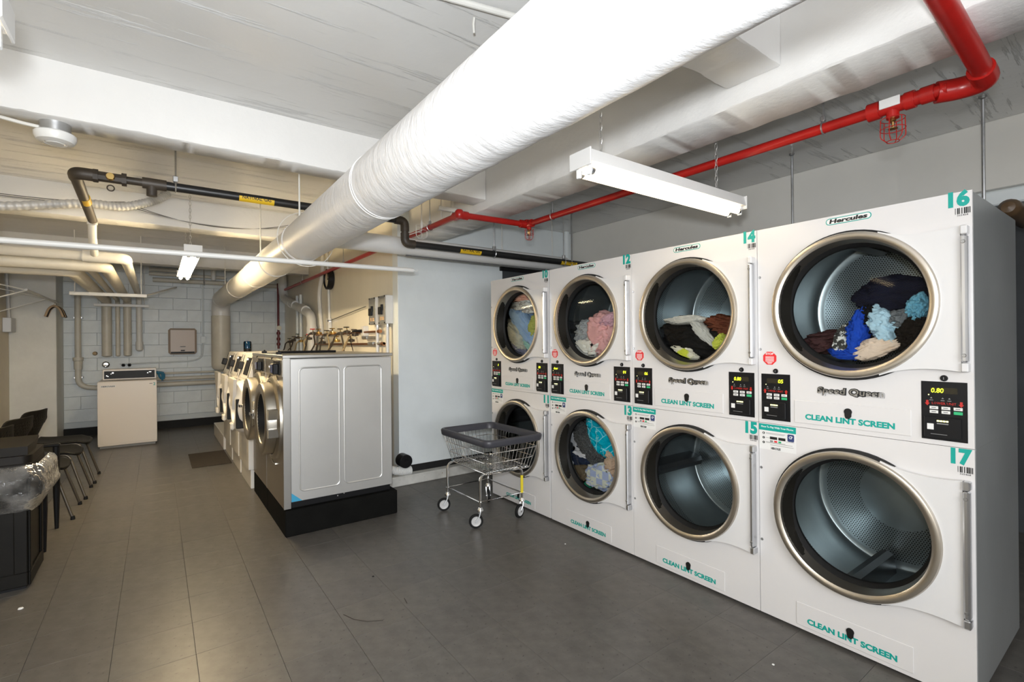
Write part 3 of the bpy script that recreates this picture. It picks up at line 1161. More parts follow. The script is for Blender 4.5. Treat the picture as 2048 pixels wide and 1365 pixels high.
# ------------------------------------------------------------------ laundry in the drums
def garment(yl, q, u, d, z, ru, rz, seed, m, label, tilt=0.0, rd=0.09, fold=1.0):
    """crumpled cloth lying in a drum; u along the front, d depth behind it, z height"""
    import bmesh
    bm = bmesh.new()
    bmesh.ops.create_icosphere(bm, subdivisions=5, radius=1.0)
    cz = DC[q]
    ct, st = cos(tilt), sin(tilt)
    for v in bm.verts:
        c = v.co
        w1 = noise.noise((c.x * 1.1 + seed, c.z * 1.1, c.y)) * 1.4
        n1 = noise.noise((c.x * 1.3 + seed * 3.1, c.y * 1.3, c.z * 1.3))
        ridge = (1 - abs(noise.noise((c.x * 1.6 + seed * 5.7 + w1, c.y * 1.2, c.z * 4.2 + w1))) * 2.6)
        fine = 1 - abs(noise.noise((c.x * 4.0 + seed + w1 * 2, c.y * 3.0, c.z * 9.5 - w1 * 3))) * 2.6
        s = 1 + 0.26 * n1 + fold * (0.12 * ridge + 0.07 * fine)
        x, y, zz = c.x * ru * s, c.y * rd * (1 + 0.35 * n1 + fold * (0.42 * ridge + 0.26 * fine)), c.z * rz * s
        x, zz = x * ct - zz * st, x * st + zz * ct
        px, py, pz = u + x, d + y, z + zz
        # keep it inside the drum
        rx, rzz = px - UX, pz - cz
        rr = hypot(rx, rzz)
        lim = 0.392 if py > 0.13 else 0.268
        if py <= 0.13 and rr > 0.268:
            py = 0.13
            lim = 0.392
        if rr > lim:
            px, pz = UX + rx * lim / rr, cz + rzz * lim / rr
        py = max(0.074, min(0.58, py))
        v.co = (px - u, py - d, pz - z)
    me = bpy.data.meshes.new('garment')
    bm.to_mesh(me)
    bm.free()
    me.shade_smooth()
    me.materials.append(m)
    o = put('garment', me, None, (2.584 + d, yl - u, z), (0, 0, -pi / 2))
    tag(o, label, 'laundry')
    return o


A, B, C, D = EDGES[3], EDGES[2], EDGES[1], EDGES[0]
garment(A, 0, 0.30, 0.19, 1.79, 0.21, 0.075, 1, cloth('white_floral', (0.66, 0.67, 0.64), 'spots', (0.36, 0.33, 0.30), 26), 'white sheet with small grey flowers across the top of the dryer 10 window', -0.05)
garment(A, 0, 0.30, 0.155, 1.855, 0.13, 0.04, 2, cloth('peach', (0.72, 0.40, 0.30)), 'peach cloth at the very top of the dryer 10 window', 0, 0.06)
garment(A, 0, 0.36, 0.16, 1.60, 0.25, 0.075, 3, cloth('sky_blue', (0.30, 0.44, 0.66)), 'light blue shirt lying diagonally across the dryer 10 window', -0.75, 0.085)
garment(A, 0, 0.50, 0.18, 1.60, 0.06, 0.11, 4, cloth('olive_yellow', (0.44, 0.46, 0.12)), 'olive yellow cloth at the right of the dryer 10 window', -0.2, 0.08)
garment(A, 0, 0.19, 0.155, 1.54, 0.19, 0.095, 5, cloth('beige_grey', (0.56, 0.55, 0.46)), 'beige grey garment at the left of the dryer 10 window', -0.65, 0.085)
garment(A, 0, 0.19, 0.15, 1.405, 0.17, 0.062, 6, cloth('lilac_floral', (0.22, 0.22, 0.29), 'spots', (0.6, 0.6, 0.62), 24), 'dark lilac patterned cloth at the bottom left of the dryer 10 window', -0.4, 0.075)
garment(A, 0, 0.45, 0.14, 1.435, 0.10, 0.05, 7, cloth('mint', (0.30, 0.52, 0.48), 'spots', (0.35, 0.47, 0.68), 20), 'mint green cloth at the lower right of the dryer 10 window', -0.5, 0.06)

garment(B, 0, 0.45, 0.17, 1.50, 0.12, 0.155, 11, cloth('rose_pink', (0.68, 0.37, 0.36)), 'rose pink garment filling the right of the dryer 12 window', 0.25, 0.09)
garment(B, 0, 0.545, 0.16, 1.615, 0.11, 0.045, 12, cloth('mauve_pink', (0.60, 0.36, 0.42)), 'mauve pink cloth on top of the pile in dryer 12', 0.35, 0.075)
garment(B, 0, 0.255, 0.18, 1.52, 0.08, 0.10, 13, cloth('soft_grey', (0.36, 0.38, 0.38), 'spots', (0.24, 0.25, 0.26), 60), 'grey cloth in the middle of the dryer 12 window', -0.2, 0.08)
garment(B, 0, 0.30, 0.15, 1.405, 0.15, 0.075, 14, cloth('off_white', (0.68, 0.67, 0.61)), 'off-white crumpled cloth at the bottom of the dryer 12 window', 0.05, 0.08)

garment(B, 1, 0.44, 0.17, 0.73, 0.19, 0.10, 21, cloth('turquoise', (0.0, 0.36, 0.50), 'lines', (0.25, 0.62, 0.72), 14), 'turquoise cloth with pale lines at the top of the dryer 13 window', -0.75, 0.08, 0.6)
garment(B, 1, 0.27, 0.18, 0.65, 0.19, 0.075, 22, cloth('charcoal_knit', (0.055, 0.055, 0.055), 'lines', (0.14, 0.14, 0.14), 60), 'charcoal knitted garment across the middle of the dryer 13 window', -0.75, 0.08)
garment(B, 1, 0.16, 0.16, 0.525, 0.15, 0.08, 23, cloth('navy_striped', (0.022, 0.030, 0.055), 'stripes', (0.55, 0.55, 0.58), 2.4), 'navy garment with pale stripes at the left of the dryer 13 window', 0.05, 0.08)
garment(B, 1, 0.22, 0.155, 0.415, 0.10, 0.075, 24, cloth('brown', (0.11, 0.085, 0.055)), 'brown garment at the lower left of the dryer 13 window', 0.1, 0.08)
garment(B, 1, 0.43, 0.14, 0.43, 0.15, 0.10, 25, cloth('pastel_check', (0.60, 0.62, 0.54), 'check', (0.36, 0.42, 0.62), 16), 'pastel checked cloth at the bottom of the dryer 13 window', 0.12, 0.08, 0.7)
garment(B, 1, 0.55, 0.16, 0.55, 0.06, 0.10, 26, cloth('sand', (0.50, 0.36, 0.26)), 'sand coloured cloth at the right of the dryer 13 window', 0.1, 0.08)
garment(B, 1, 0.085, 0.16, 0.64, 0.06, 0.07, 27, cloth('grey_white', (0.42, 0.42, 0.44)), 'grey white cloth at the left edge of the dryer 13 window', 0.3, 0.07)
garment(B, 1, 0.26, 0.14, 0.335, 0.06, 0.03, 28, cloth('green', (0.02, 0.24, 0.13)), 'green cloth peeping out at the bottom of the dryer 13 window', 0.0, 0.06)

garment(C, 0, 0.32, 0.23, 1.455, 0.24, 0.125, 31, cloth('black', (0.010, 0.010, 0.010)), 'black garment filling the lower half of the dryer 14 window', -0.25, 0.12, 0.5)
garment(C, 0, 0.31, 0.15, 1.585, 0.13, 0.026, 32, cloth('pale_grey', (0.50, 0.48, 0.43)), 'pale grey cloth draped over the black garment in dryer 14', 0.02, 0.08)
garment(C, 0, 0.455, 0.125, 1.500, 0.11, 0.026, 33, cloth('pale_grey_end', (0.46, 0.45, 0.41)), 'pale grey strip of cloth sloping down at the right of dryer 14', -0.85, 0.05)
garment(C, 0, 0.50, 0.28, 1.535, 0.10, 0.07, 34, cloth('rust', (0.14, 0.045, 0.025)), 'rust brown garment at the back right of dryer 14', -0.3, 0.1)
garment(C, 0, 0.33, 0.105, 1.378, 0.085, 0.034, 35, cloth('cream_yellow', (0.62, 0.58, 0.46), 'spots', (0.50, 0.54, 0.05), 7), 'cream and yellow cloth at the bottom of the dryer 14 window', -0.35, 0.04)
garment(C, 0, 0.56, 0.13, 1.44, 0.03, 0.045, 36, cloth('lemon', (0.50, 0.54, 0.08)), 'lemon yellow cloth at the right edge of the dryer 14 window', -0.3, 0.05)

garment(D, 0, 0.52, 0.24, 1.665, 0.15, 0.085, 41, cloth('dark_navy', (0.009, 0.010, 0.020)), 'dark navy garment high up in the dryer 16 window', 0.05, 0.09, 0.5)
garment(D, 0, 0.445, 0.22, 1.545, 0.055, 0.085, 42, cloth('black_cotton', (0.008, 0.008, 0.009)), 'black cloth between the blue and the light blue laundry in dryer 16', 0, 0.08)
garment(D, 0, 0.412, 0.135, 1.475, 0.042, 0.105, 43, cloth('royal_blue', (0.012, 0.055, 0.36)), 'royal blue garment near the middle of the dryer 16 window', -0.15, 0.055)
garment(D, 0, 0.352, 0.145, 1.445, 0.035, 0.075, 44, cloth('black_white', (0.05, 0.05, 0.045), 'spots', (0.6, 0.6, 0.56), 45), 'black and white patterned cloth left of the royal blue garment in dryer 16', -0.2, 0.055)
garment(D, 0, 0.37, 0.12, 1.385, 0.07, 0.026, 45, cloth('royal_blue_hem', (0.012, 0.05, 0.32)), 'royal blue hem lying along the bottom of the dryer 16 window', -0.1, 0.04)
garment(D, 0, 0.515, 0.16, 1.505, 0.055, 0.095, 46, cloth('light_blue', (0.36, 0.52, 0.60)), 'light blue garment hanging down right of the middle of dryer 16', 0.3, 0.07)
garment(D, 0, 0.635, 0.17, 1.59, 0.035, 0.065, 47, cloth('aqua', (0.17, 0.42, 0.54)), 'aqua cloth at the right edge of the dryer 16 window', -0.15, 0.06)
garment(D, 0, 0.575, 0.17, 1.535, 0.04, 0.05, 48, cloth('mid_grey', (0.14, 0.15, 0.155)), 'mid grey cloth between light blue and aqua in dryer 16', 0, 0.06)
garment(D, 0, 0.485, 0.115, 1.41, 0.095, 0.042, 49, cloth('cream_peach', (0.62, 0.49, 0.38)), 'cream peach cloth at the bottom of the dryer 16 window', 0.35, 0.045)
garment(D, 0, 0.25, 0.22, 1.44, 0.10, 0.055, 50, cloth('maroon', (0.055, 0.026, 0.026)), 'dark maroon cloth at the lower left of the dryer 16 window', 0.15, 0.09)
garment(D, 0, 0.62, 0.15, 1.475, 0.05, 0.075, 51, cloth('dark_brown', (0.014, 0.011, 0.009)), 'dark brown cloth at the lower right of the dryer 16 window', -0.5, 0.06)

# ================================================================== washers
def frame_groove(x0, x1, z0, z1, r, w=0.006, h=0.004):
    """raised rounded-rectangle bead pressed into a side sheet, in the local xz plane"""
    pts = [(p[0], 0, p[1]) for p in rrect(x0, x1, z0, z1, r, 6)]
    return G().tube(pts, w / 2 + h / 2, 6, closed=True)


def big_washer(y_near, label, side):
    """stainless front-loader; local x runs towards the viewer, y into the machine"""
    W, Dp, z0, z1 = 0.705, 0.855, 0.205, 1.345
    t = thing('front_load_washer', label, 'washer', (0.765, y_near + W, 0), -pi / 2, 'stainless front-load washers')
    g = G()
    g.box(0.0, W, 0.0, 0.05, z0, z1, 0.004)
    g.obj('front_panel', STEEL_FRONT, t)
    g = G()
    g.box(0.004, W - 0.012, 0.05, Dp, z0 + 0.05, z1 - 0.006)
    b = g.obj('body', STEEL_SIDE, t, smooth=None)
    g = G().box(W - 0.012, W - 0.004, 0.052, Dp, z0 + 0.045, z1 - 0.008, 0.003)
    sp = g.obj('side_panel', STEEL_SIDE, t)
    if side:
        for (a, c) in ((0.115, 0.415), (0.455, 0.765)):
            gg = G()
            pts = [(W - 0.004, p[0], p[1]) for p in rrect(a, c, 0.325, 1.27, 0.035, 6)]
            gg.tube(pts, 0.0065, 8, closed=True)
            gg.obj('pressed_rib', STEEL_SIDE, sp)
        gg = G().prism([(0.054, z0 + 0.048), (0.054, z0 + 0.115), (0.130, z0 + 0.048)], W - 0.0045, W - 0.003, 'yz')
        gg.obj('corner_film', BLUE_FILM, sp, fix=True)
        for (yy, zz) in ((0.40, 0.235), (0.45, 0.246)):
            G().lathe([(0, 0.004), (0.005, 0.003), (0.006, 0)], (W - 0.012, yy, zz), 'x', 8).obj('bolt', BOLT, sp)
    G().box(0.03, W - 0.03, 0.05, Dp - 0.01, z0 - 0.005, z0 + 0.05).obj('base_frame', BLACK, t)
    G().box(-0.002, W + 0.002, -0.004, Dp + 0.01, z1, z1 + 0.026, 0.004).obj('top_panel', STEEL, t)
    # control fascia
    f = G().box(0.01, W - 0.012, -0.006, 0.0, 1.205, 1.335, 0.002).obj('control_fascia', STEEL_FRONT, t)
    G().box(0.40, 0.62, -0.012, -0.006, 1.215, 1.325, 0.002).obj('display_panel', BLACK, f)
    G().box(0.51, 0.61, -0.055, -0.012, 1.222, 1.305, 0.008).obj('card_reader', BLACK, f)
    G().box(0.52, 0.60, -0.058, -0.055, 1.235, 1.295, 0.002).obj('reader_window', mat('pale_blue_display', (0.16, 0.17, 0.28), 0.15), f)
    G().lathe([(0, -0.022), (0.012, -0.020), (0.014, -0.006)], (0.25, 0, 1.268), 'y', 16).obj('lock', CHROME, f)
    G().lathe([(0, -0.012), (0.009, -0.010), (0.011, 0.0)], (0.30, 0, 1.335), 'y', 12).obj('knob', BLACK, f)
    # door
    cx, cz = W / 2, 0.862
    d = G().lathe([(0.335, 0.0), (0.330, -0.018), (0.315, -0.03), (0.300, -0.034), (0.292, -0.030)], (cx, 0, cz), 'y', 64).obj('door_surround', STEEL_FRONT, t)
    r = G().lathe([(0.286, -0.004), (0.287, -0.085), (0.279, -0.102), (0.262, -0.108), (0.215, -0.104), (0.200, -0.098), (0.196, -0.090)], (cx, 0, cz), 'y', 72) \
        .obj('door_ring', STEEL_FRONT, d)
    G().lathe([(0.292, -0.030), (0.289, -0.010), (0.286, -0.004)], (cx, 0, cz), 'y', 48).obj('gasket_or_gap', RUBBER, d)
    G().lathe([(0, -0.030), (0.08, -0.026), (0.14, -0.014), (0.166, -0.002)], (cx, 0, cz), 'y', 48).obj('door_glass', mat('dark_glass', (0.01, 0.01, 0.014), 0.05, spec=0.7), d)
    G().lathe([(0.197, -0.092), (0.192, -0.080), (0.170, -0.030), (0.150, 0.02)], (cx, 0, cz), 'y', 48).obj('inner_seal', RUBBER, d)
    h = G()
    h.box(cx - 0.345, cx - 0.255, -0.135, -0.118, cz - 0.012, cz + 0.016, 0.005).box(cx - 0.275, cx - 0.255, -0.12, -0.09, cz - 0.012, cz + 0.016, 0.004)
    h.obj('door_handle', CHROME, d)
    G().box(cx + 0.275, cx + 0.305, -0.10, -0.02, cz + 0.02, cz + 0.10, 0.006).box(cx + 0.275, cx + 0.305, -0.10, -0.02, cz - 0.12, cz - 0.05, 0.006).obj('hinge', CHROME, d)
    # crescent trim above and below the door
    for (rr, ang) in ((0.365, 90), (0.365, 248)):
        pts = [(cx + rr * cos(radians(ang + a)) * 0.9, -0.004, cz + rr * sin(radians(ang + a)) * 1.02) for a in range(-34, 35, 4)]
        G().tube(pts, 0.006, 6).obj('pressed_trim', STEEL_FRONT, t)
    # right corner stile
    G().box(W - 0.003, W + 0.001, -0.001, 0.05, z0, z1, 0.001).obj('corner_stile', STEEL, t)
    return t


big_washer(3.985, 'big stainless front-load washer nearest the camera, its silver side panel in view', True)
big_washer(4.705, 'big stainless front-load washer between the near one and the white washers', False)
for y0, y1, lab in ((3.965, 4.69, 'black plinth under the nearest stainless washer'), (4.694, 5.42, 'black plinth under the second stainless washer')):
    o = G().box(0.770, 1.655, y0, y1, 0.0, 0.198, 0.006).obj('washer_plinth', BLACK_MATTE)
    tag(o, lab, 'plinth', 'black washer plinths')
# pry bar lying on the near washer top
g = G().tube([(0.86, 4.62, 1.383), (1.20, 4.60, 1.383), (1.33, 4.59, 1.383)], 0.011, 8)
tag(g.obj('black_rod', BLACK), 'black rod lying across the tops of the stainless washers', 'rod')
for y, lab in ((4.30, 'small black clamp on the front edge of the near stainless washer top'), (4.95, 'small black clamp on the front edge of the second stainless washer top')):
    g = G().box(0.775, 0.815, y - 0.014, y + 0.014, 1.3715, 1.392, 0.004).box(0.790, 0.803, y - 0.008, y + 0.008, 1.392, 1.402, 0.003)
    tag(g.obj('clamp', BLACK), lab, 'clamp', 'black clamps on the washer tops')


def white_washer(y_near, label):
    W, Dp = 0.69, 0.76
    t = thing('front_load_washer', label, 'washer', (0.735, y_near + W, 0), -pi / 2, 'white front-load washers')
    G().box(0.012, W - 0.012, 0.02, Dp, 0.0, 0.19, 0.004).obj('pedestal', APPLIANCE2, t)
    g = G()
    g.prism([(0.0, 0.195), (Dp, 0.195), (Dp, 1.36), (0.085, 1.36), (0.07, 1.35), (0.0, 1.085)], 0.0, W, 'yz')
    g.obj('body', APPLIANCE2, t, smooth=None, fix=True)
    sl = (1.35 - 1.085) / 0.07
    # slanted console: parts follow the slope through a tilted empty frame
    ang = atan2(0.07, 0.265)
    g = G().box(0.02, W - 0.02, -0.004, 0.0, 0.012, 0.262, 0.001)
    c = g.obj('console', APPLIANCE2, t, (0, 0.0, 1.085))
    c.rotation_euler = (-ang, 0, 0)
    G().box(0.30, 0.58, -0.010, -0.004, 0.050, 0.235, 0.003).obj('display_panel', BLACK, c)
    G().box(0.33, 0.40, -0.013, -0.010, 0.205, 0.225, 0.002).obj('status_light', mat('white_light', (0.9, 0.9, 0.9), 0.4, emit=((1, 1, 1), 0.7)), c)
    G().box(0.04, 0.15, -0.058, -0.004, 0.095, 0.180, 0.008).obj('card_reader', BLACK, c)
    for x in (0.022, W - 0.032):
        G().box(x, x + 0.010, -0.009, -0.004, 0.01, 0.262, 0.002).obj('trim_strip', BLACK, c)
    G().box(0.02, W - 0.02, -0.003, 0.0, 1.060, 1.068).obj('seam', PRINT_GREY, t)
    # bulged door with hooded upper lip
    cx, cz = W / 2, 0.80
    d = G().lathe([(0.275, 0.0), (0.272, -0.03), (0.255, -0.062), (0.225, -0.088), (0.19, -0.10), (0.172, -0.096), (0.165, -0.07), (0.16, -0.02)], (cx, 0, cz), 'y', 56).obj('door', APPLIANCE2, t)
    G().lathe([(0, -0.07), (0.10, -0.062), (0.168, -0.04)], (cx, 0, cz), 'y', 40).obj('door_glass', mat('grey_door_window', (0.16, 0.18, 0.20), 0.08, spec=0.7), d)
    g = G()
    g.prism([(cx - 0.25, cz + 0.30), (cx + 0.25, cz + 0.30), (cx + 0.16, cz + 0.10), (cx + 0.10, cz - 0.02), (cx, cz + 0.04), (cx - 0.10, cz + 0.13)], -0.115, -0.085, 'xz')
    g.obj('door_hood', APPLIANCE2, d, fix=True)
    G().box(cx - 0.05, cx + 0.06, -0.125, -0.09, cz - 0.235, cz - 0.16, 0.012).obj('door_pull', APPLIANCE2, d)
    G().box(cx + 0.205, cx + 0.235, -0.095, -0.02, cz - 0.20, cz + 0.10, 0.006).obj('hinge_cover', BLACK, d)
    return t


white_washer(5.51, 'white front-load washer standing right beside the stainless washers')
white_washer(6.275, 'white front-load washer in the middle of its row of three')
white_washer(7.04, 'white front-load washer at the far end of its row of three')
o = G().box(0.735, 1.45, 7.80, 9.20, 0.0, 0.195, 0.006).obj('pedestal', APPLIANCE2)
tag(o, 'low off-white pedestal on the floor beyond the white washers', 'pedestal')
t = thing('bottle', 'blue translucent bottle with black base standing on a far white washer', 'bottle', (0.965, 7.25, 1.3615))
G().lathe([(0.046, 0.035), (0.047, 0.115), (0.040, 0.132), (0.0, 0.137)], n=24).obj('bottle_body', BLUE_GLASS, t)
G().lathe([(0, 0), (0.045, 0.0), (0.046, 0.035), (0.0, 0.036)], n=24).obj('bottle_base', BLACK, t)

# machine number 2 against the back wall
t = thing('top_load_washer', 'off-white laundry machine number 2 with black control console by the back wall', 'washer', (-0.677, 8.93, 0), 0)
W = 0.672
g = G().box(0, W, 0.0, 0.66, 0.03, 0.945, 0.008)
g.obj('body', APPLIANCE, t)
G().box(0.0, W, -0.004, 0.0, 0.06, 0.93, 0.002).obj('front_panel', APPLIANCE, t)
G().box(0.02, W - 0.02, 0.02, 0.62, 0.0, 0.03).obj('kick_plate', PRINT_GREY, t)
c = G().box(0.025, W - 0.005, 0.44, 0.64, 0.93, 1.10, 0.006).obj('console', APPLIANCE, t)
G().box(0.045, W - 0.025, 0.434, 0.44, 0.958, 1.072, 0.002).obj('control_panel', BLACK, c)
for x, z, r in ((0.075, 1.005, 0.008), (0.09, 0.995, 0.007), (0.145, 1.045, 0.012), (0.125, 1.03, 0.006), (0.56, 1.03, 0.008)):
    G().lathe([(0, 0.428), (r, 0.43), (r, 0.434)], (x, 0, z), 'y', 10).obj('light', mat('white_light', (0.9, 0.9, 0.9), 0.4), c)
G().box(0.575, 0.605, 0.430, 0.434, 1.04, 1.05).obj('light', MATS['white_light'], c)
b = G().box(0.035, 0.20, -0.0055, -0.004, 0.862, 0.888).obj('brand_badge', STICKER, t)
text('lettering', 'HERCULES', (0.042, 0.193, 0.866, 0.884), -0.0055, PRINT_BLACK, b, 0.03, 0.1)
text('unit_number', '2', (0.63, 0.657, 0.865, 0.907), -0.004, TEAL, t, 0.02)
G().box(0.585, 0.62, -0.005, -0.004, 0.887, 0.897).obj('label_strip', PRINT_GREY, t)

o = G().box(0.325, 0.735, 6.86, 7.75, 0.0005, 0.008, 0.003).obj('floor_mat', MAT_FLOOR)
tag(o, 'dark brown rubber mat lying in front of the white washers', 'mat')
g = G()
rnd = random.Random(5)
g.tube([(-0.012, 9.42, 1.03), (0.055, 9.40, 1.02), (0.085, 9.40, 1.01)], 0.022, 7)
g.tube([(0.01, 9.42, 1.03), (0.03, 9.41, 0.96), (0.05, 9.41, 0.925)], 0.014, 7)
g.tube([(0.085, 9.40, 1.01), (0.09, 9.40, 0.96), (0.08, 9.40, 0.92)], 0.015, 7)
g.tube([(0.06, 9.40, 1.02), (0.066, 9.40, 0.95), (0.066, 9.40, 0.90)], 0.015, 7)
tag(g.obj('rubber_glove', BLUE_CLOTH), 'blue rubber glove hanging at the right end of the black console', 'glove')

# ================================================================== laundry cart
t = thing('laundry_cart', 'chrome wire laundry cart with charcoal bumper rim on four casters', 'cart', (0, 0, 0))
RX0, RX1, RY0, RY1, RZ = 1.985, 2.515, 3.06, 3.79, 0.69
BX0, BX1, BY0, BY1, BZ = 2.045, 2.465, 3.15, 3.72, 0.43


def ring_at(s, inset=0.0, rad=0.05):
    """rounded rectangle of the basket at height fraction s (0 bottom, 1 rim)"""
    x0, x1 = BX0 + (RX0 - BX0) * s, BX1 + (RX1 - BX1) * s
    y0, y1 = BY0 + (RY0 - BY0) * s, BY1 + (RY1 - BY1) * s
    z = BZ + (RZ - BZ) * s
    return [(p[0], p[1], z) for p in rrect(x0 - inset, x1 + inset, y0 - inset, y1 + inset, rad, 5)]


g = G()
vs = []
for k, p in enumerate(rrect(RX0, RX1, RY0, RY1, 0.06, 8)):
    vs.append(p)
n = len(vs)
cx, cy = (RX0 + RX1) / 2, (RY0 + RY1) / 2
sec = [(0.012, -0.02), (0.016, 0.012), (0.010, 0.024), (-0.004, 0.026), (-0.012, 0.018), (-0.014, -0.03), (-0.004, -0.034), (0.006, -0.030)]
vv, ff = [], []
for p in vs:
    dx, dy = p[0] - cx, p[1] - cy
    for (o_, h_) in sec:
        vv.append((p[0] + o_ * (1 if dx > 0 else -1) * (1 if abs(dx) > (RX1 - RX0) / 2 - 0.06 else 0.0) + 0,
                   p[1] + o_ * (1 if dy > 0 else -1) * (1 if abs(dy) > (RY1 - RY0) / 2 - 0.06 else 0.0), RZ + h_))
m8 = len(sec)
for k in range(n):
    j = (k + 1) % n
    for i in range(m8):
        ff.append((k * m8 + i, k * m8 + (i + 1) % m8, j * m8 + (i + 1) % m8, j * m8 + i))
g.add(vv, ff)
g.obj('bumper_rim', CART_VINYL, t, smooth=60, fix=True)
g = G()
for s in (0.02, 0.36, 0.68):
    g.tube(ring_at(s), 0.0032 if s > 0.1 else 0.0045, 6, closed=True)
g.obj('basket_hoops', CHROME, t)
g = G()
W2 = 0.0017
for k in range(17):
    u = 0.04 + 0.92 * k / 16
    for (X0, X1) in ((BX0, RX0), (BX1, RX1)):
        g.tube([(X0, BY0 + (BY1 - BY0) * u, BZ), (X1, RY0 + (RY1 - RY0) * u, RZ)], W2, 5)
for k in range(13):
    u = 0.04 + 0.92 * k / 12
    for (Y0, Y1) in ((BY0, RY0), (BY1, RY1)):
        g.tube([(BX0 + (BX1 - BX0) * u, Y0, BZ), (RX0 + (RX1 - RX0) * u, Y1, RZ)], W2, 5)
tag(g.obj('basket_wires', CHROME, t), kind='stuff')
g = G()
for k in range(17):
    y = BY0 + (BY1 - BY0) * (0.04 + 0.92 * k / 16)
    g.tube([(BX0, y, BZ), (BX1, y, BZ)], W2, 5)
for k in range(13):
    x = BX0 + (BX1 - BX0) * (0.04 + 0.92 * k / 12)
    g.tube([(x, BY0, BZ - 0.003), (x, BY1, BZ - 0.003)], W2, 5)
tag(g.obj('basket_floor', CHROME, t), kind='stuff')
WH = [(2.03, 3.76, 160), (2.04, 3.25, 157), (2.45, 3.25, 196), (2.45, 3.77, 245)]
for i, (x, y, a) in enumerate(WH):
    sx = 1 if x < 2.2 else -1
    leg = G().tube(fillet([(x, y, 0.155), (x, y, 0.405), (x + sx * 0.09, y, 0.416)], 0.05), 0.0105, 10).obj('leg', CHROME, t)
    if i == 2:
        G().tube([(x, y, 0.20), (x, y, 0.345)], 0.0125, 10).obj('yellow_sleeve', YELLOW_TAPE, leg)
    c = G().lathe([(0, 0.158), (0.017, 0.158), (0.020, 0.150), (0.026, 0.140), (0.026, 0.132), (0, 0.130)], (x, y, 0), 'z', 16).obj('caster', CHROME, t)
    dx, dy = cos(radians(a)), sin(radians(a))
    wx, wy = x + dx * 0.034, y + dy * 0.034
    g = G()
    for s in (1, -1):
        ox, oy = -dy * 0.016 * s, dx * 0.016 * s
        g.tube([(x + ox, y + oy, 0.132), (x + ox + dx * 0.010, y + oy + dy * 0.010, 0.095), (wx + ox, wy + oy, 0.062)], lambda q: 0.0075 - 0.003 * q, 6)
    g.tube([(wx - dy * 0.022, wy + dx * 0.022, 0.056), (wx + dy * 0.022, wy - dx * 0.022, 0.056)], 0.007, 8)
    g.obj('fork', GALV, c)
    w = G().lathe([(0.038, -0.011), (0.051, -0.0115), (0.0557, -0.007), (0.056, 0.0), (0.0557, 0.007), (0.051, 0.0115), (0.038, 0.011)], (0, 0, 0), 'y', 28)
    wo = w.obj('wheel_tyre', RUBBER, c, (wx, wy, 0.0562))
    wo.rotation_euler = (0, 0, radians(a))
    h = G().lathe([(0, -0.013), (0.012, -0.013), (0.014, -0.008), (0.032, -0.008), (0.039, -0.0112), (0.039, 0.0112), (0.032, 0.008), (0.014, 0.008), (0.012, 0.013), (0, 0.013)], (0, 0, 0), 'y', 24)
    ho = h.obj('wheel_hub', WHEEL_GREY, c, (wx, wy, 0.0562))
    ho.rotation_euler = (0, 0, radians(a))
g = G()
for i, j in ((0, 1), (1, 2), (2, 3), (3, 0)):
    a, b = WH[i], WH[j]
    d = Vector((b[0] - a[0], b[1] - a[1], 0)).normalized() * 0.02
    gg = G().tube([(a[0] - d.x, a[1] - d.y, 0.200), (b[0] + d.x, b[1] + d.y, 0.200)], 0.005, 8)
    gg.obj('brace_rod', CHROME, t)
for y in (3.25, 3.765):
    G().tube([(2.10, y, 0.418), (2.40, y, 0.418)], 0.0105, 8).obj('cross_tube', CHROME, t)

# ================================================================== left side: bin, chairs
t = thing('trash_bin', 'dark panelled trash bin with open-front hood at the left edge', 'trash bin', (-0.87, 4.30, 0))
bw, bd = 0.235, 0.205
G().box(-bw, bw, -bd, bd, 0.02, 0.66, 0.008).obj('bin_body', BIN, t)
G().box(-bw + 0.01, bw - 0.01, -bd + 0.01, bd - 0.01, 0.0, 0.02).obj('base', BLACK, t)
for (x0, x1, y0, y1) in ((-bw, bw, -bd - 0.012, -bd), (bw, bw + 0.012, -bd, bd)):
    for (z0, z1) in ((0.02, 0.10), (0.58, 0.66)):
        G().box(x0, x1, y0, y1, z0, z1, 0.004).obj('panel_rail', BIN, t)
for x in (-bw, bw - 0.06):
    G().box(x, x + 0.06, -bd - 0.012, -bd, 0.10, 0.58, 0.004).obj('panel_stile', BIN, t)
for y in (-bd, bd - 0.06):
    G().box(bw, bw + 0.012, y, y + 0.06, 0.10, 0.58, 0.004).obj('panel_stile', BIN, t)
# hood: deep rim with a sloping flap opening
h = G()
h.prism(rrect(-bw - 0.02, bw + 0.02, -bd - 0.02, bd + 0.02, 0.05), 0.755, 0.80, 'xy')
h = h.obj('hood', BIN_HOOD, t, fix=True)
g = G()
for (x0, x1, y0, y1) in ((-bw - 0.018, bw + 0.018, -bd - 0.018, -bd + 0.0), (-bw - 0.018, bw + 0.018, bd - 0.0, bd + 0.018),
                         (-bw - 0.018, -bw, -bd, bd), (bw, bw + 0.018, -bd, bd)):
    g.box(x0, x1, y0, y1, 0.66, 0.757, 0.006)
g.obj('hood_skirt', BIN_HOOD, t)
g = G().prism([(-0.19, 0.80), (0.05, 0.80), (0.16, 0.86), (0.15, 0.872), (0.04, 0.852), (-0.19, 0.852)], -bw + 0.01, bw - 0.0, 'yz')
g.obj('hood_top', BIN_HOOD, t, fix=True)
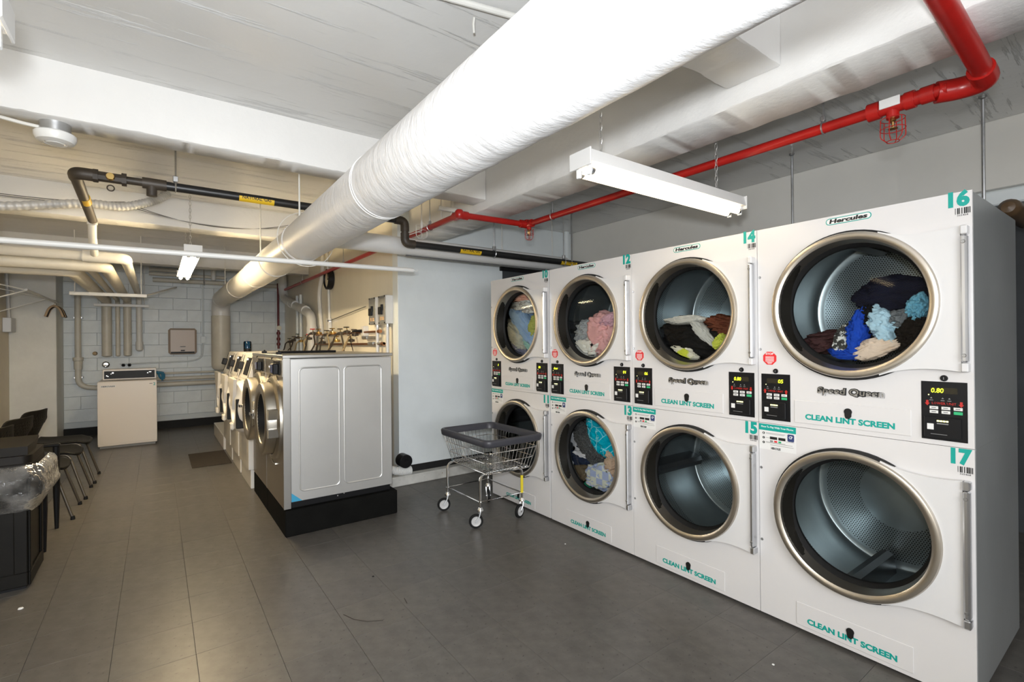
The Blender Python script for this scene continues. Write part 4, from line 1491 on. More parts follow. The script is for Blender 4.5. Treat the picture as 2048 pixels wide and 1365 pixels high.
# clear liner hanging outside the bin
g = G()
rows, cols = 15, 72
base = []
tot = rrect(-bw - 0.035, bw + 0.035, -bd - 0.03, bd + 0.03, 0.09, 17)
for j in range(rows):
    s = j / (rows - 1)
    z = 0.745 - 0.285 * s
    for k in range(len(tot)):
        p = tot[k]
        a = atan2(p[1], p[0])
        nn = noise.noise((p[0] * 7, p[1] * 7, z * 7)) * 0.6 + noise.noise((p[0] * 17, p[1] * 17, z * 14)) * 0.35
        bul = 0.012 + 0.075 * sin(pi * min(1, s * 1.15)) ** 0.8 + 0.045 * nn * (0.3 + sin(pi * s))
        if j == rows - 1:
            bul = -0.02
        L_ = hypot(p[0], p[1])
        base.append((p[0] * (1 + bul / L_), p[1] * (1 + bul / L_), z + 0.03 * nn * (1 if 0 < j else 0)))
nc = len(tot)
g.add(base, [(j * nc + k, j * nc + (k + 1) % nc, (j + 1) * nc + (k + 1) % nc, (j + 1) * nc + k) for j in range(rows - 1) for k in range(nc)])
o = g.obj('bin_liner', BAG, smooth=70)
o.location = (-0.87, 4.30, 0)
tag(o, 'clear crumpled plastic liner hanging round the top of the trash bin', 'plastic bag')


def paper(loc, s, seed, label):
    import bmesh
    bm = bmesh.new()
    bmesh.ops.create_icosphere(bm, subdivisions=3, radius=1)
    for v in bm.verts:
        n_ = noise.noise((v.co.x * 1.6 + seed, v.co.y * 1.6, v.co.z * 1.6)) + 0.5 * noise.noise((v.co.x * 4 + seed, v.co.y * 4, v.co.z * 4))
        f = 1 + 0.35 * n_
        v.co = (v.co.x * s[0] * f, v.co.y * s[1] * f, v.co.z * s[2] * f)
    me = bpy.data.meshes.new('crumpled_paper')
    bm.to_mesh(me)
    bm.free()
    me.materials.append(PAPER)
    tag(put('crumpled_paper', me, None, loc), label, 'paper')


paper((-0.81, 4.045, 0.605), (0.060, 0.017, 0.062), 1.0, 'white crumpled paper seen through the clear liner at the left edge')


def backrest_mesh():
    """curved plastic back with a pattern of real holes"""
    W, H = 0.46, 0.33
    nx, nz = 46, 33
    hol = set()
    for r in range(7):
        for c in range(5 if r % 2 == 0 else 6):
            i = 13 + c * 4 + (0 if r % 2 else 2)
            j = 9 + r * 3
            hol.add((i, j))
    vs, fs = [], []
    for j in range(nz + 1):
        for i in range(nx + 1):
            u, v = i / nx * 2 - 1, j / nz
            w = W / 2 * (0.62 + 0.42 * min(1, v * 1.5)) * (1 - 0.20 * max(0, v - 0.72) / 0.28 * abs(u) ** 3)
            zz = H * v - 0.035 * abs(u) ** 4 * (v > 0.5) - 0.0
            # rounded corners
            zz = H * v * (1 - 0.10 * abs(u) ** 5) if v > 0.5 else H * v + 0.05 * abs(u) ** 5 * (0.5 - v)
            vs.append((u * w, 0.045 * u * u - 0.02, zz))
    for j in range(nz):
        for i in range(nx):
            if (i, j) not in hol:
                a = j * (nx + 1) + i
                fs.append((a, a + 1, a + nx + 2, a + nx + 1))
    g = G().add(vs, fs)
    return g.mesh('backrest', CHAIR_PLASTIC, 60)


def chair(y, x, label, turn=0.0):
    """stacking chair: local +y is forward, towards the washers"""
    t = thing('stacking_chair', label, 'chair', (x, y, 0), -pi / 2 + turn, 'black perforated chairs along the left wall')
    b = put('backrest', memo('chairback', backrest_mesh), t, (0, -0.235, 0.475), (radians(13), 0, pi - radians(20)))
    md = b.modifiers.new('thickness', 'SOLIDIFY')
    md.thickness = 0.009
    g = G()
    n = 20
    vs, fs = [], []
    for j in range(n + 1):
        for i in range(n + 1):
            u, v = i / n * 2 - 1, j / n
            w = 0.225 * (1 - 0.12 * abs(2 * v - 1) ** 4)
            y_ = -0.19 + 0.44 * v
            z_ = 0.455 + 0.012 * u * u - 0.03 * max(0, v - 0.8) ** 1.0 / 0.2 * (v > 0.8) + 0.02 * (1 - v) ** 6
            vs.append((u * w, y_ - 0.03 * abs(u) ** 4 * (v - 0.3), z_))
    for j in range(n):
        for i in range(n):
            a = j * (n + 1) + i
            fs.append((a, a + 1, a + n + 2, a + n + 1))
    s = G().add(vs, fs).obj('seat', CHAIR_PLASTIC, t, smooth=60)
    md = s.modifiers.new('thickness', 'SOLIDIFY')
    md.thickness = 0.02
    for sx in (-1, 1):
        G().tube(fillet([(sx * 0.20, -0.20, 0.43), (sx * 0.215, -0.255, 0.50), (sx * 0.20, -0.285, 0.66)], 0.06), 0.010, 10).obj('back_tube', CHAIR_TUBE, t)
        G().tube(fillet([(sx * 0.20, 0.02, 0.435), (sx * 0.205, 0.17, 0.435), (sx * 0.235, 0.29, 0.012)], 0.05), 0.0115, 10).obj('leg', CHAIR_TUBE, t)
        G().tube(fillet([(sx * 0.20, 0.02, 0.435), (sx * 0.205, -0.16, 0.435), (sx * 0.235, -0.28, 0.012)], 0.05), 0.0115, 10).obj('leg', CHAIR_TUBE, t)
        for yy in (0.291, -0.281):
            G().lathe([(0, 0), (0.016, 0), (0.016, 0.012), (0.013, 0.03), (0, 0.03)], (sx * 0.2355, yy, 0), 'z', 12).obj('foot', RUBBER, t)
    return t


chair(7.00, -0.83, 'black perforated chair farthest from the camera, beside the pillar')
chair(6.36, -0.845, 'black perforated chair second from the pillar')
chair(5.72, -0.87, 'black perforated chair third from the pillar, mostly behind the trash bin hood')

t = thing('armchair', 'armchair with straight black legs and brown seat just behind the trash bin', 'chair', (-0.93, 5.02, 0), -pi / 2)
s = G().box(-0.25, 0.25, -0.24, 0.27, 0.425, 0.49, 0.03).obj('seat', BROWN_SEAT, t)
for sx in (-1, 1):
    G().tube([(sx * 0.275, 0.275, 0.0), (sx * 0.275, 0.275, 0.30), (sx * 0.275, 0.275, 0.655)], lambda q: 0.013 + 0.009 * min(1, q * 2), 10).obj('leg', BLACK, t)
    G().tube([(sx * 0.275, -0.25, 0.0), (sx * 0.275, -0.25, 0.655)], 0.018, 10).obj('leg', BLACK, t)
    G().box(sx * 0.275 - 0.025, sx * 0.275 + 0.025, -0.27, 0.30, 0.655, 0.68, 0.008).obj('armrest', BLACK, t)
    G().box(sx * 0.262 - 0.01, sx * 0.262 + 0.01, -0.25, 0.275, 0.41, 0.45, 0.004).obj('seat_rail', BLACK, t)
G().box(-0.25, 0.25, -0.30, -0.255, 0.52, 0.80, 0.015).obj('backrest', BROWN_SEAT, t)
for sx in (-1, 1):
    G().box(sx * 0.215 - 0.015, sx * 0.215 + 0.015, -0.29, -0.255, 0.42, 0.56, 0.004).obj('back_post', BLACK, t)

# ================================================================== big white duct
t = thing('insulated_duct', 'big white canvas-wrapped duct running overhead and turning down at back wall', 'duct', (0.91, 4.0, 2.235))


def duct_seg(y0, y1, r0, r1, wr, seed):
    g = G()
    n, m = 64, max(8, int((y1 - y0) / 0.03))
    vs = []
    for i in range(m + 1):
        y = y0 + (y1 - y0) * i / m
        tt = i / m
        r = r0 + (r1 - r0) * tt
        for k in range(n):
            a = 2 * pi * k / n
            c, s = cos(a), sin(a)
            w = noise.noise((c * 1.3 + seed, s * 1.3, y * 9)) * 0.5 + noise.noise((c * 3 + y * 2.0, s * 3 + seed, y * 22)) * 0.5
            # looser wrinkles on the underside
            low = 0.35 + 0.65 * max(0, -s) ** 2
            rr = r + wr * w * low
            vs.append((rr * c, y - 4.0, rr * s))
    fs = [(i * n + k, i * n + (k + 1) % n, (i + 1) * n + (k + 1) % n, (i + 1) * n + k) for i in range(m) for k in range(n)]
    g.add(vs, fs)
    g.add([(r0 * cos(2 * pi * k / n), y0 - 4.0, r0 * sin(2 * pi * k / n)) for k in range(n)], [tuple(range(n))])
    return g


g = duct_seg(-2.85, 2.33, 0.168, 0.160, 0.0045, 1.0)
g.obj('duct_wrap', CANVAS, t, smooth=70)
duct_seg(2.33, 3.95, 0.157, 0.150, 0.0035, 5.0).obj('duct_wrap', CANVAS, t, smooth=70)
duct_seg(3.95, 6.1, 0.147, 0.142, 0.0018, 9.0).obj('duct_jacket', CANVAS_SMOOTH, t, smooth=70)
duct_seg(6.1, 9.68, 0.139, 0.137, 0.001, 12.0).obj('duct_jacket', CANVAS_SMOOTH, t, smooth=70)
for y, r in ((2.33, 0.160), (3.95, 0.151), (5.0, 0.1465), (6.1, 0.1425), (7.6, 0.1395)):
    for dy in (-0.012, 0.014):
        G().tube(circle_pts((0, y - 4.0 + dy, 0), r + 0.0005, 48, 'y'), 0.0026, 6, closed=True).obj('seam_band', CANVAS_SMOOTH, t)
pts = [(0, 9.66 - 4.0, 0)]
for k in range(0, 13):
    a = radians(90 * k / 12)
    pts.append((0, 9.70 - 4.0 + 0.22 * sin(a), -0.22 + 0.22 * cos(a)))
pts += [(0, 9.92 - 4.0, -0.235), (0, 9.92 - 4.0, -0.30)]
G().tube(pts, 0.1395, 48).obj('duct_elbow', CANVAS_SMOOTH, t, smooth=60)
g = G().lathe([(0.0, 1.0 - 2.235), (0.10, 1.012 - 2.235), (0.135, 1.05 - 2.235), (0.146, 1.10 - 2.235), (0.146, 1.95 - 2.235), (0.140, 1.955 - 2.235)], (0, 9.92 - 4.0, 0), 'z', 48)
g.obj('duct_riser', CREAM_PIPE, t)
for y in (0.6, 3.62, 5.2, 8.2):
    G().tube([(-0.10, y - 4.0, 0.10), (-0.10, y - 4.0, ZC - 2.235)], 0.006, 6).obj('hanger_rod', WHITE_PIPE, t)

# ================================================================== light fixtures


def chain(x, y, z0, z1, parent):
    g = G()
    L_, k, z = 0.034, 0, z0
    while z < z1:
        pts = []
        for i in range(10):
            a = 2 * pi * i / 10
            u, v = 0.0075 * cos(a), 0.019 * sin(a)
            pts.append((x + (u if k % 2 else 0), y + (0 if k % 2 else u), z + 0.017 + v))
        g.tube(pts, 0.0019, 5, closed=True)
        z += 0.0305
        k += 1
    return g.obj('chain', CHAIN, parent)


def fixture(x, y, rotz, label, chains, L=1.27, lit=TUBE):
    """two-tube strip light; local x along the tubes; z 0 at the tube axis"""
    t = thing('strip_light', label, 'ceiling light', (x, y, 2.205), rotz, 'hanging twin-tube strip lights')
    h = L / 2
    hs = G()
    hs.prism([(-0.062, 0.030), (0.062, 0.030), (0.062, 0.034), (0.052, 0.085), (-0.052, 0.085), (-0.062, 0.034)], -h, h, 'yz')
    hs.obj('housing', FIXTURE, t, fix=True)
    for s in (1, -1):
        G().box(s * h - 0.004, s * h + 0.004, -0.066, 0.066, 0.012, 0.088, 0.002).obj('end_plate', FIXTURE, t)
        for q in (-0.032, 0.032):
            tub = None
            G().box(s * (h - 0.022) - 0.008, s * (h - 0.022) + 0.008, q - 0.011, q + 0.011, -0.022, 0.031, 0.003).obj('lamp_holder', PRINT_WHITE, t)
    for q in (-0.032, 0.032):
        tb = G().tube([(-h + 0.045, q, 0), (h - 0.045, q, 0)], 0.0165, 16).obj('tube', lit, t)
        for s in (1, -1):
            G().tube([(s * (h - 0.046), q, 0), (s * (h - 0.028), q, 0)], 0.0168, 14).obj('tube_cap', HINGE, tb)
    for cx in chains:
        chain(cx, 0, 0.088, ZC - 2.205, t)
    return t


fixture(2.145, 1.555, 0, 'lit twin-tube strip light hanging on chains in front of the dryers', (-0.505, 0.428))
fixture(0.252, 5.75, radians(90), 'lit twin-tube strip light far back, hanging left of the big duct', (-0.45, 0.45), 1.75, TUBE_FAR)
fixture(-0.922, 1.66, 0, 'lit twin-tube strip light cut off by the left edge of the photo', (-0.45, 0.45), 1.27)

# ================================================================== red sprinkler pipe
t = thing('sprinkler_pipe', 'red sprinkler pipe zigzagging under the ceiling with caged heads', 'pipe', (2.6, 2.0, 2.48))


def rel(o, pts):
    return [(p[0] - o[0], p[1] - o[1], p[2] - o[2]) for p in pts]


RO = (2.6, 2.0, 2.48)
XR, XL, ZR = 2.615, 1.962, 2.475
G().tube(rel(RO, [(XR, 0.56, ZR), (XR, 3.33, ZR)]), 0.0245, 16).obj('pipe_run', RED_PIPE, t)
G().tube(rel(RO, [(XR, 3.36, ZR), (XL, 3.40, ZR)]), 0.0245, 16).obj('pipe_run', RED_PIPE, t)
G().tube(rel(RO, [(XL, 3.40, ZR), (XL, 9.95, ZR)]), 0.0235, 16).obj('pipe_run', RED_PIPE, t)
G().tube(rel(RO, [(2.645, 0.452, ZR + 0.01), (1.2, 0.42, ZR + 0.06), (0.2, 0.40, ZR + 0.10)]), 0.034, 18).obj('pipe_run', RED_PIPE, t)
g = G().tube(rel(RO, fillet([(2.56, 0.452, ZR + 0.012), (2.66, 0.452, ZR), (2.665, 0.53, ZR), (XR + 0.01, 0.60, ZR)], 0.05)), 0.043, 18)
g.obj('elbow', RED_PIPE, t)
g = G().tube(rel(RO, [(XR, 0.60, ZR), (XR, 0.645, ZR)]), 0.035, 16).tube(rel(RO, [(XR, 0.645, ZR), (XR, 0.675, ZR)]), 0.030, 16)
g.obj('coupling', RED_PIPE, t)
tee = G().tube(rel(RO, [(XR, 0.665, ZR), (XR, 0.70, ZR)]), 0.037, 16).tube(rel(RO, [(XR, 0.70, ZR), (XR, 0.79, ZR)]), 0.032, 16).tube(rel(RO, [(XR, 0.79, ZR), (XR, 0.835, ZR)]), 0.039, 16) \
    .tube(rel(RO, [(XR, 0.745, ZR), (XR, 0.745, ZR - 0.055)]), 0.024, 14).obj('tee', RED_PIPE, t)
G().box(XR - 0.036 - RO[0], XR - 0.028 - RO[0], 0.71 - RO[1], 0.785 - RO[1], ZR - 0.012 - RO[2], ZR + 0.028 - RO[2], 0.002).obj('paper_tag', STICKER, tee)
for (x, y) in ((XR, 3.36), (XL, 3.40)):
    g = G()
    g.tube(rel(RO, [(x, y, ZR - 0.001), (x, y + (-0.075 if x > 2.3 else 0.075), ZR)]), 0.034, 16)
    g.tube(rel(RO, [(x, y, ZR), (x + (-0.075 if x > 2.3 else 0.075), y, ZR)]), 0.034, 16)
    g.lathe([(0, -0.037), (0.025, -0.034), (0.037, -0.015), (0.037, 0.015), (0.025, 0.034), (0, 0.037)], (x - RO[0], y - RO[1], 0), 'z', 16)
    g.obj('elbow', RED_PIPE, t)


def cage(o, c, s, m, parent):
    g = G()
    h, w = 0.085 * s, 0.040 * s
    for k in range(6):
        a = 2 * pi * k / 6
        g.tube(fillet([(c[0] + w * .95 * cos(a) - o[0], c[1] + w * .95 * sin(a) - o[1], c[2] - o[2]), (c[0] + w * cos(a) - o[0], c[1] + w * sin(a) - o[1], c[2] - h * .8 - o[2]),
                       (c[0] + w * .5 * cos(a) - o[0], c[1] + w * .5 * sin(a) - o[1], c[2] - h - o[2])], 0.012, 3), 0.0018, 5)
    for (r, z) in ((.96, 0), (1.0, -.45), (.5, -1)):
        g.tube(circle_pts((c[0] - o[0], c[1] - o[1], c[2] + h * z - o[2]), w * r, 18), 0.0018, 5, closed=True)
    return g.obj('head_cage', m, parent)


def head(o, c, parent):
    g = G()
    g.lathe([(0, 0), (0.011, 0), (0.013, -0.012), (0.006, -0.016), (0.005, -0.03), (0.004, -0.042), (0.018, -0.044), (0.018, -0.046), (0, -0.048)], (c[0] - o[0], c[1] - o[1], c[2] - o[2]), 'z', 12)
    for s in (1, -1):
        g.tube([(c[0] + s * 0.010 - o[0], c[1] - o[1], c[2] - 0.012 - o[2]), (c[0] + s * 0.013 - o[0], c[1] - o[1], c[2] - 0.028 - o[2]), (c[0] - o[0], c[1] - o[1], c[2] - 0.043 - o[2])], 0.002, 5)
    return g.obj('sprinkler_head', BRASS, parent)


head(RO, (XR, 0.745, ZR - 0.055), t)
cage(RO, (XR, 0.745, ZR - 0.058), 1.15, RED_PIPE, t)
G().tube(rel(RO, [(XR, 3.33, ZR), (XR, 3.33, ZR - 0.05)]), 0.020, 12).obj('head_socket', RED_PIPE, t)
head(RO, (XR, 3.33, ZR - 0.05), t)
cage(RO, (XR, 3.33, ZR - 0.052), 1.0, RED_PIPE, t)
for (x, y) in ((XR, 1.02), (XR, 3.02), (XL, 3.92), (XL, 6.4), (XL, 8.6)):
    g = G().tube(rel(RO, circle_pts((x, y, ZR), 0.028, 18, 'y')), 0.004, 6, closed=True)
    g.tube(rel(RO, [(x, y, ZR + 0.028), (x, y, ZC)]), 0.005, 6)
    g.box(x - 0.012 - RO[0], x + 0.012 - RO[0], y - 0.010 - RO[1], y + 0.010 - RO[1], 0.028, 0.052, 0.003)
    g.obj('pipe_hanger', GALV, t)
# sprinkler drop at the back corner
g = G().tube(rel(RO, [(1.90, 10.28, 1.36), (1.90, 10.28, 2.62)]), 0.020, 12)
g.obj('riser', mat('dark_red_paint', (0.13, 0.012, 0.015), 0.4), t)
G().lathe([(0.0, 0.018), (0.040, 0.018), (0.044, 0.0), (0, 0.0)], (1.90 - RO[0], 10.21 - RO[1], 1.76 - RO[2]), 'y', 20).obj('gauge', CLOCK_FACE, t)
for z in (1.66, 1.55, 1.45):
    G().lathe([(0.02, -0.025), (0.034, -0.025), (0.034, 0.025), (0.02, 0.025)], (1.90 - RO[0], 10.28 - RO[1], z - RO[2]), 'z', 12).obj('fitting', MATS['dark_red_paint'], t)

# white caged sprinkler with its thin conduit near the duct
SO = (1.93, 4.02, 2.60)
t = thing('caged_sprinkler', 'white wire-caged sprinkler head hanging beside the black gas pipe elbow', 'sprinkler', SO)
G().tube([(0, 0, -0.10), (0, 0, 0.28)], 0.006, 8).obj('drop_tube', WHITE_PIPE, t)
cage((0, 0, 0), (0, 0, -0.09), 1.4, WHITE_PIPE, t)
G().lathe([(0, -0.06), (0.012, -0.06), (0.014, -0.10), (0.006, -0.12), (0, -0.12)], (0, 0, 0), 'z', 12).obj('sprinkler_head', WHITE_PIPE, t)
G().tube([(0.02, 0, -0.13), (-0.09, 0.2, -0.17), (-0.25, 0.4, -0.17), (-0.42, 0.42, -0.13), (-0.62, 0.42, -0.02)], 0.004, 6).obj('loose_wire', WHITE_PIPE, t)
t = thing('channel_bracket', 'short white metal channel bracket with drop rods under the far end of the long beam', 'bracket', (2.10, 3.78, 2.60))
G().box(-0.13, 0.05, -0.02, 0.02, 0.0, 0.035, 0.003).obj('channel', WHITE_PIPE, t)
for x in (-0.10, 0.0, 0.035):
    G().tube([(x, 0, 0.03), (x, 0, ZC - 2.60)], 0.004, 6).tube([(x, 0, -0.06), (x, 0, 0.0)], 0.003, 6).obj('drop_rod', WHITE_PIPE, t)

# ================================================================== black gas pipe
GO = (0.9, 4.0, 2.52)
t = thing('gas_pipe', 'black iron gas pipe with yellow stickers crossing under the ceiling', 'pipe', GO)
GZ2 = 2.325
G().tube(rel(GO, [(0.02, 4.0, 2.52), (1.69, 4.0, 2.52)]), 0.030, 16).obj('pipe_run', BLACK_PIPE, t)
G().tube(rel(GO, [(1.76, 4.0, 2.46), (1.76, 4.0, GZ2 + 0.05)]), 0.030, 16).obj('pipe_drop', RUST_IRON, t)
G().tube(rel(GO, [(1.80, 4.0, GZ2), (4.3, 4.0, GZ2)]), 0.030, 16).obj('pipe_run', BLACK_PIPE, t)
G().tube(rel(GO, fillet([(1.67, 4.0, 2.52), (1.76, 4.0, 2.52), (1.76, 4.0, 2.43)], 0.06)), 0.037, 16).obj('elbow', RUST_IRON, t)
G().tube(rel(GO, fillet([(1.76, 4.0, GZ2 + 0.09), (1.76, 4.0, GZ2), (1.85, 4.0, GZ2)], 0.06)), 0.037, 16).obj('elbow', RUST_IRON, t)
G().tube(rel(GO, [(0.06, 4.0, 2.52), (-0.07, 4.0, 2.52)]), 0.036, 16).tube(rel(GO, [(-0.02, 4.0, 2.52), (-0.02, 4.0, 2.44)]), 0.030, 14).obj('tee', RUST_IRON, t)
G().tube(rel(GO, [(-0.06, 4.0, 2.52), (-0.18, 4.0, 2.52)]), 0.024, 14).obj('nipple', RUST_IRON, t)
v = G().tube(rel(GO, [(-0.15, 4.0, 2.52), (-0.31, 4.0, 2.52)]), 0.032, 8).tube(rel(GO, [(-0.15, 4.0, 2.52), (-0.175, 4.0, 2.52)]), 0.042, 8).tube(rel(GO, [(-0.29, 4.0, 2.52), (-0.315, 4.0, 2.52)]), 0.042, 8) \
    .obj('gas_valve', RUST_IRON, t)
G().lathe([(0, -0.046), (0.020, -0.046), (0.024, -0.036), (0.024, -0.02)], (-0.23 - GO[0], 0, 0), 'y', 14).obj('valve_stem', BRASS, v)
G().tube(rel(GO, circle_pts((-0.23, 4.0, 2.455), 0.018, 14, 'y')), 0.004, 6, closed=True).obj('lock_ring', RUST_IRON, v)
G().tube(rel(GO, fillet([(-0.31, 4.0, 2.52), (-0.40, 4.0, 2.52), (-0.405, 4.10, 2.52)], 0.07)), 0.038, 16).obj('elbow', RUST_IRON, t)
G().tube(rel(GO, [(-0.405, 4.08, 2.52), (-0.435, 5.45, 2.52)]), 0.032, 16).obj('pipe_run', RUST_IRON, t)
G().tube(rel(GO, [(-0.413, 4.62, 2.52), (-0.416, 4.78, 2.52)]), 0.0335, 16).obj('yellow_sticker', YELLOW, t)
for x, z, nm in ((0.60, 2.52, 0), (2.42, GZ2, 1), (3.68, GZ2, 2)):
    w = 0.115
    s = G().lathe([(0.0308, -w), (0.0308, w)], (x - GO[0], 0, z - GO[2]), 'x', 14, a0=radians(175), a1=radians(275)).obj('yellow_sticker', YELLOW, t)
    tm = text_mesh('NATURAL GAS', (x - GO[0] - 0.095, x - GO[0] + 0.095, z - GO[2] - 0.016, z - GO[2] + 0.008), 0.02, 0, 0.0006, PRINT_BLACK, 1)
    put('lettering', tm, s, (0, -0.0315, 0))
for x, z in ((0.11, 2.52), (2.70, GZ2), (3.62, GZ2)):
    g = G().tube(rel(GO, circle_pts((x, 4.0, z), 0.034, 18, 'x')), 0.005, 6, closed=True).tube(rel(GO, [(x, 4.0, z + 0.034), (x, 4.0, ZC if x < 2.15 else ZC)]), 0.006, 6)
    g.box(x - 0.016 - GO[0], x + 0.016 - GO[0], -0.014, 0.014, z + 0.034 - GO[2], z + 0.075 - GO[2], 0.004)
    g.obj('pipe_hanger', GALV, t)

# big white insulated pipe under the beam by the pale blue wall
t = thing('insulated_pipe', 'white insulated pipe running behind the black gas pipe above the pale blue wall', 'pipe', (2.77, 4.25, 2.352))
G().tube([(-1.62, 0, 0), (1.10, 0, 0)], 0.081, 24).obj('pipe_wrap', CANVAS_SMOOTH, t)
G().tube([(1.09, 0, 0), (1.16, 0, 0)], lambda q: 0.081 - 0.05 * q, 24).obj('pipe_end', CANVAS_SMOOTH, t)
G().tube([(-0.9, -0.02, -0.088), (1.15, -0.02, -0.088)], 0.007, 6).obj('cable', WIRE_DARK, t)
for x in (-1.5, 0.2, 0.9):
    G().tube([(x, 0, 0.07), (x, 0, ZC - 2.352)], 0.005, 6).obj('hanger_rod', WHITE_PIPE, t)
o = G().tube([(4.34, 4.74, 0.0), (4.34, 4.74, ZC)], 0.038, 14).obj('vertical_pipe', WALL_BLUE)
tag(o, 'pale blue vertical pipe in the far corner above the dryers', 'pipe')

# hanging rail
t = thing('hanging_rail', 'long white horizontal pole hanging under the duct', 'pole', (0.52, 3.86, 2.056), 0)
G().tube([(-2.2, 0, -0.018), (1.25, 0, 0.016)], 0.0185, 14).obj('pole', PVC, t)
G().tube([(-2.1, 0, 0.0), (-2.1, 0, ZC - 2.056)], 0.004, 6).obj('hanger_wire', WHITE_PIPE, t)
G().tube(circle_pts((0.39, 0, 0.179), 0.200, 40, 'y'), 0.003, 6, closed=True).obj('hanger_strap', WHITE_PIPE, t)
G().tube([(1.25, -0.004, 0.016), (1.285, -0.004, 0.010), (1.285, -0.004, 0.026)], 0.004, 6).obj('end_hook', PVC, t)

# threaded rods behind the dryers
for (x, y, lab) in ((3.95, 0.69, 'thin steel rod hanging from the ceiling behind the nearest dryer'), (3.95, 1.76, 'thin steel rod hanging from the ceiling above the dryer 14'),
                    (3.72, 3.98, 'thin steel rod hanging from the ceiling above the dryers 10 and 12')):
    g = G().tube([(x, y, 1.9), (x, y, ZC)], 0.009, 8)
    g.lathe([(0.009, ZC - 0.02), (0.02, ZC - 0.015), (0.02, ZC)], (x, y, 0), 'z', 10)
    tag(g.obj('hanger_rod', GALV), lab, 'rod', 'steel rods hanging behind the dryers')
o = G().lathe([(0, -0.05), (0.03, -0.044), (0.048, -0.02), (0.052, 0.01), (0.05, 0.5)], (3.9, 0.575, 2.185), 'x', 18).obj('pipe_end', mat('brown_iron', (0.10, 0.06, 0.03), 0.4))
tag(o, 'round brown pipe cap peeping over the back of the nearest dryer', 'pipe')

# ================================================================== smoke detector and cables
t = thing('smoke_detector', 'white round smoke detector on a metal box under the second cross beam', 'smoke detector', (-0.415, 3.41, 2.60))
G().lathe([(0, 0.0), (0.062, 0.0), (0.062, -0.052), (0, -0.052)], n=28).obj('junction_box', GALV, t)
G().lathe([(0, -0.050), (0.078, -0.050), (0.084, -0.056), (0.084, -0.074), (0.074, -0.094), (0.046, -0.102), (0.040, -0.098), (0.034, -0.104), (0, -0.106)], n=36).obj('detector_head', PVC, t)
G().tube([(-0.06, 0.0, -0.03), (-0.12, 0, -0.026), (-0.3, 0.01, 0.0), (-0.7, 0.02, -0.006), (-1.26, 0.02, -0.006)], 0.009, 8).obj('feed_conduit', WHITE_PIPE, t)
t = thing('flexible_conduit', 'grey corrugated flexible conduit sagging below the third cross beam', 'conduit', (-0.7, 5.55, 2.65))
pts = [Vector(p) for p in ((-1.0, 0, -0.05), (-0.55, 0, -0.07), (-0.30, 0, -0.072), (0.0, 0, -0.01), (0.25, 0, 0.035), (0.45, 0.0, 0.04), (0.62, 0.0, 0.10), (0.72, 0.02, 0.16), (0.80, 0.03, 0.228))]
sm = []
for i in range(len(pts) - 1):
    p0, p1, p2, p3 = pts[max(i - 1, 0)], pts[i], pts[i + 1], pts[min(i + 2, len(pts) - 1)]
    for k in range(40):
        q = k / 40
        sm.append(0.5 * ((2 * p1) + (p2 - p0) * q + (2 * p0 - 5 * p1 + 4 * p2 - p3) * q * q + (3 * p1 - p0 - 3 * p2 + p3) * q ** 3))
G().tube(sm, lambda q: 0.036 + 0.0028 * sin(q * 330), 12).obj('conduit_hose', CONDUIT, t)
for (xx, lab, sag, z0, z1, y) in ((0, 'upper thin black cable sagging across the face of the third cross beam', 0.13, 2.78, 2.76, 5.70),
                                  (1, 'lower thin black cable sagging across the face of the third cross beam', 0.10, 2.74, 2.73, 5.66),
                                  (2, 'thin grey cable sagging nearest the lower edge of the third cross beam', 0.07, 2.71, 2.70, 5.63)):
    P = []
    for k in range(41):
        q = k / 40
        P.append((-1.68 + 2.9 * q, y, z0 + (z1 - z0) * q - sag * (1 - abs(((q * 2) % 1) * 2 - 1) ** 2) * (0.5 if q < 0.5 else 1.0)))
    tag(G().tube(P, 0.0032, 6).obj('cable', WIRE_DARK if xx < 2 else CONDUIT), lab, 'cable', 'cables across the third beam')
# short bracket near the top of the frame
t = thing('ceiling_conduit', 'white conduit fixed along the slab at the top of the photo', 'conduit', (1.05, 1.72, 2.85))
G().tube([(-0.35, 0.08, 0), (0.9, -0.20, 0)], 0.013, 10).obj('conduit_run', WHITE_PIPE, t)
G().tube([(0.06, 0.06, 0.0), (0.065, 0.075, -0.02), (0.07, 0.08, -0.055)], 0.005, 6).obj('hook', WHITE_PIPE, t)

# ================================================================== bank of white pipes at the far left
PO = (-0.5, 8.0, 2.2)


def bank_pipe(name, label, x, z, r, ty, bot, m, collar=False):
    t = thing(name, label, 'pipe', PO, 0, 'bank of white pipes in the far left corner')
    P = fillet([(-1.68, ty, z), (x, ty, z), (x, 10.27, z), (x, 10.27, bot)], 0.10, 8)
    G().tube(rel(PO, P), r, 20).obj('pipe_run', m, t)
    G().lathe([(0, -0.02), (r * .7, -0.012), (r, 0.0)], (x - PO[0], 10.27 - PO[1], bot - PO[2]), 'z', 20).obj('pipe_cap', m, t)
    if collar:
        G().tube(rel(PO, fillet([(x - 0.16, ty, z), (x, ty, z), (x, ty + 0.16, z)], 0.10, 8)), r + 0.008, 20).obj('elbow', m, t)
        G().lathe([(r, -0.04), (r + 0.009, -0.04), (r + 0.009, 0.09), (r, 0.09)], (x - PO[0], 10.27 - PO[1], 1.42 - PO[2]), 'z', 20).obj('collar', m, t)
    return t


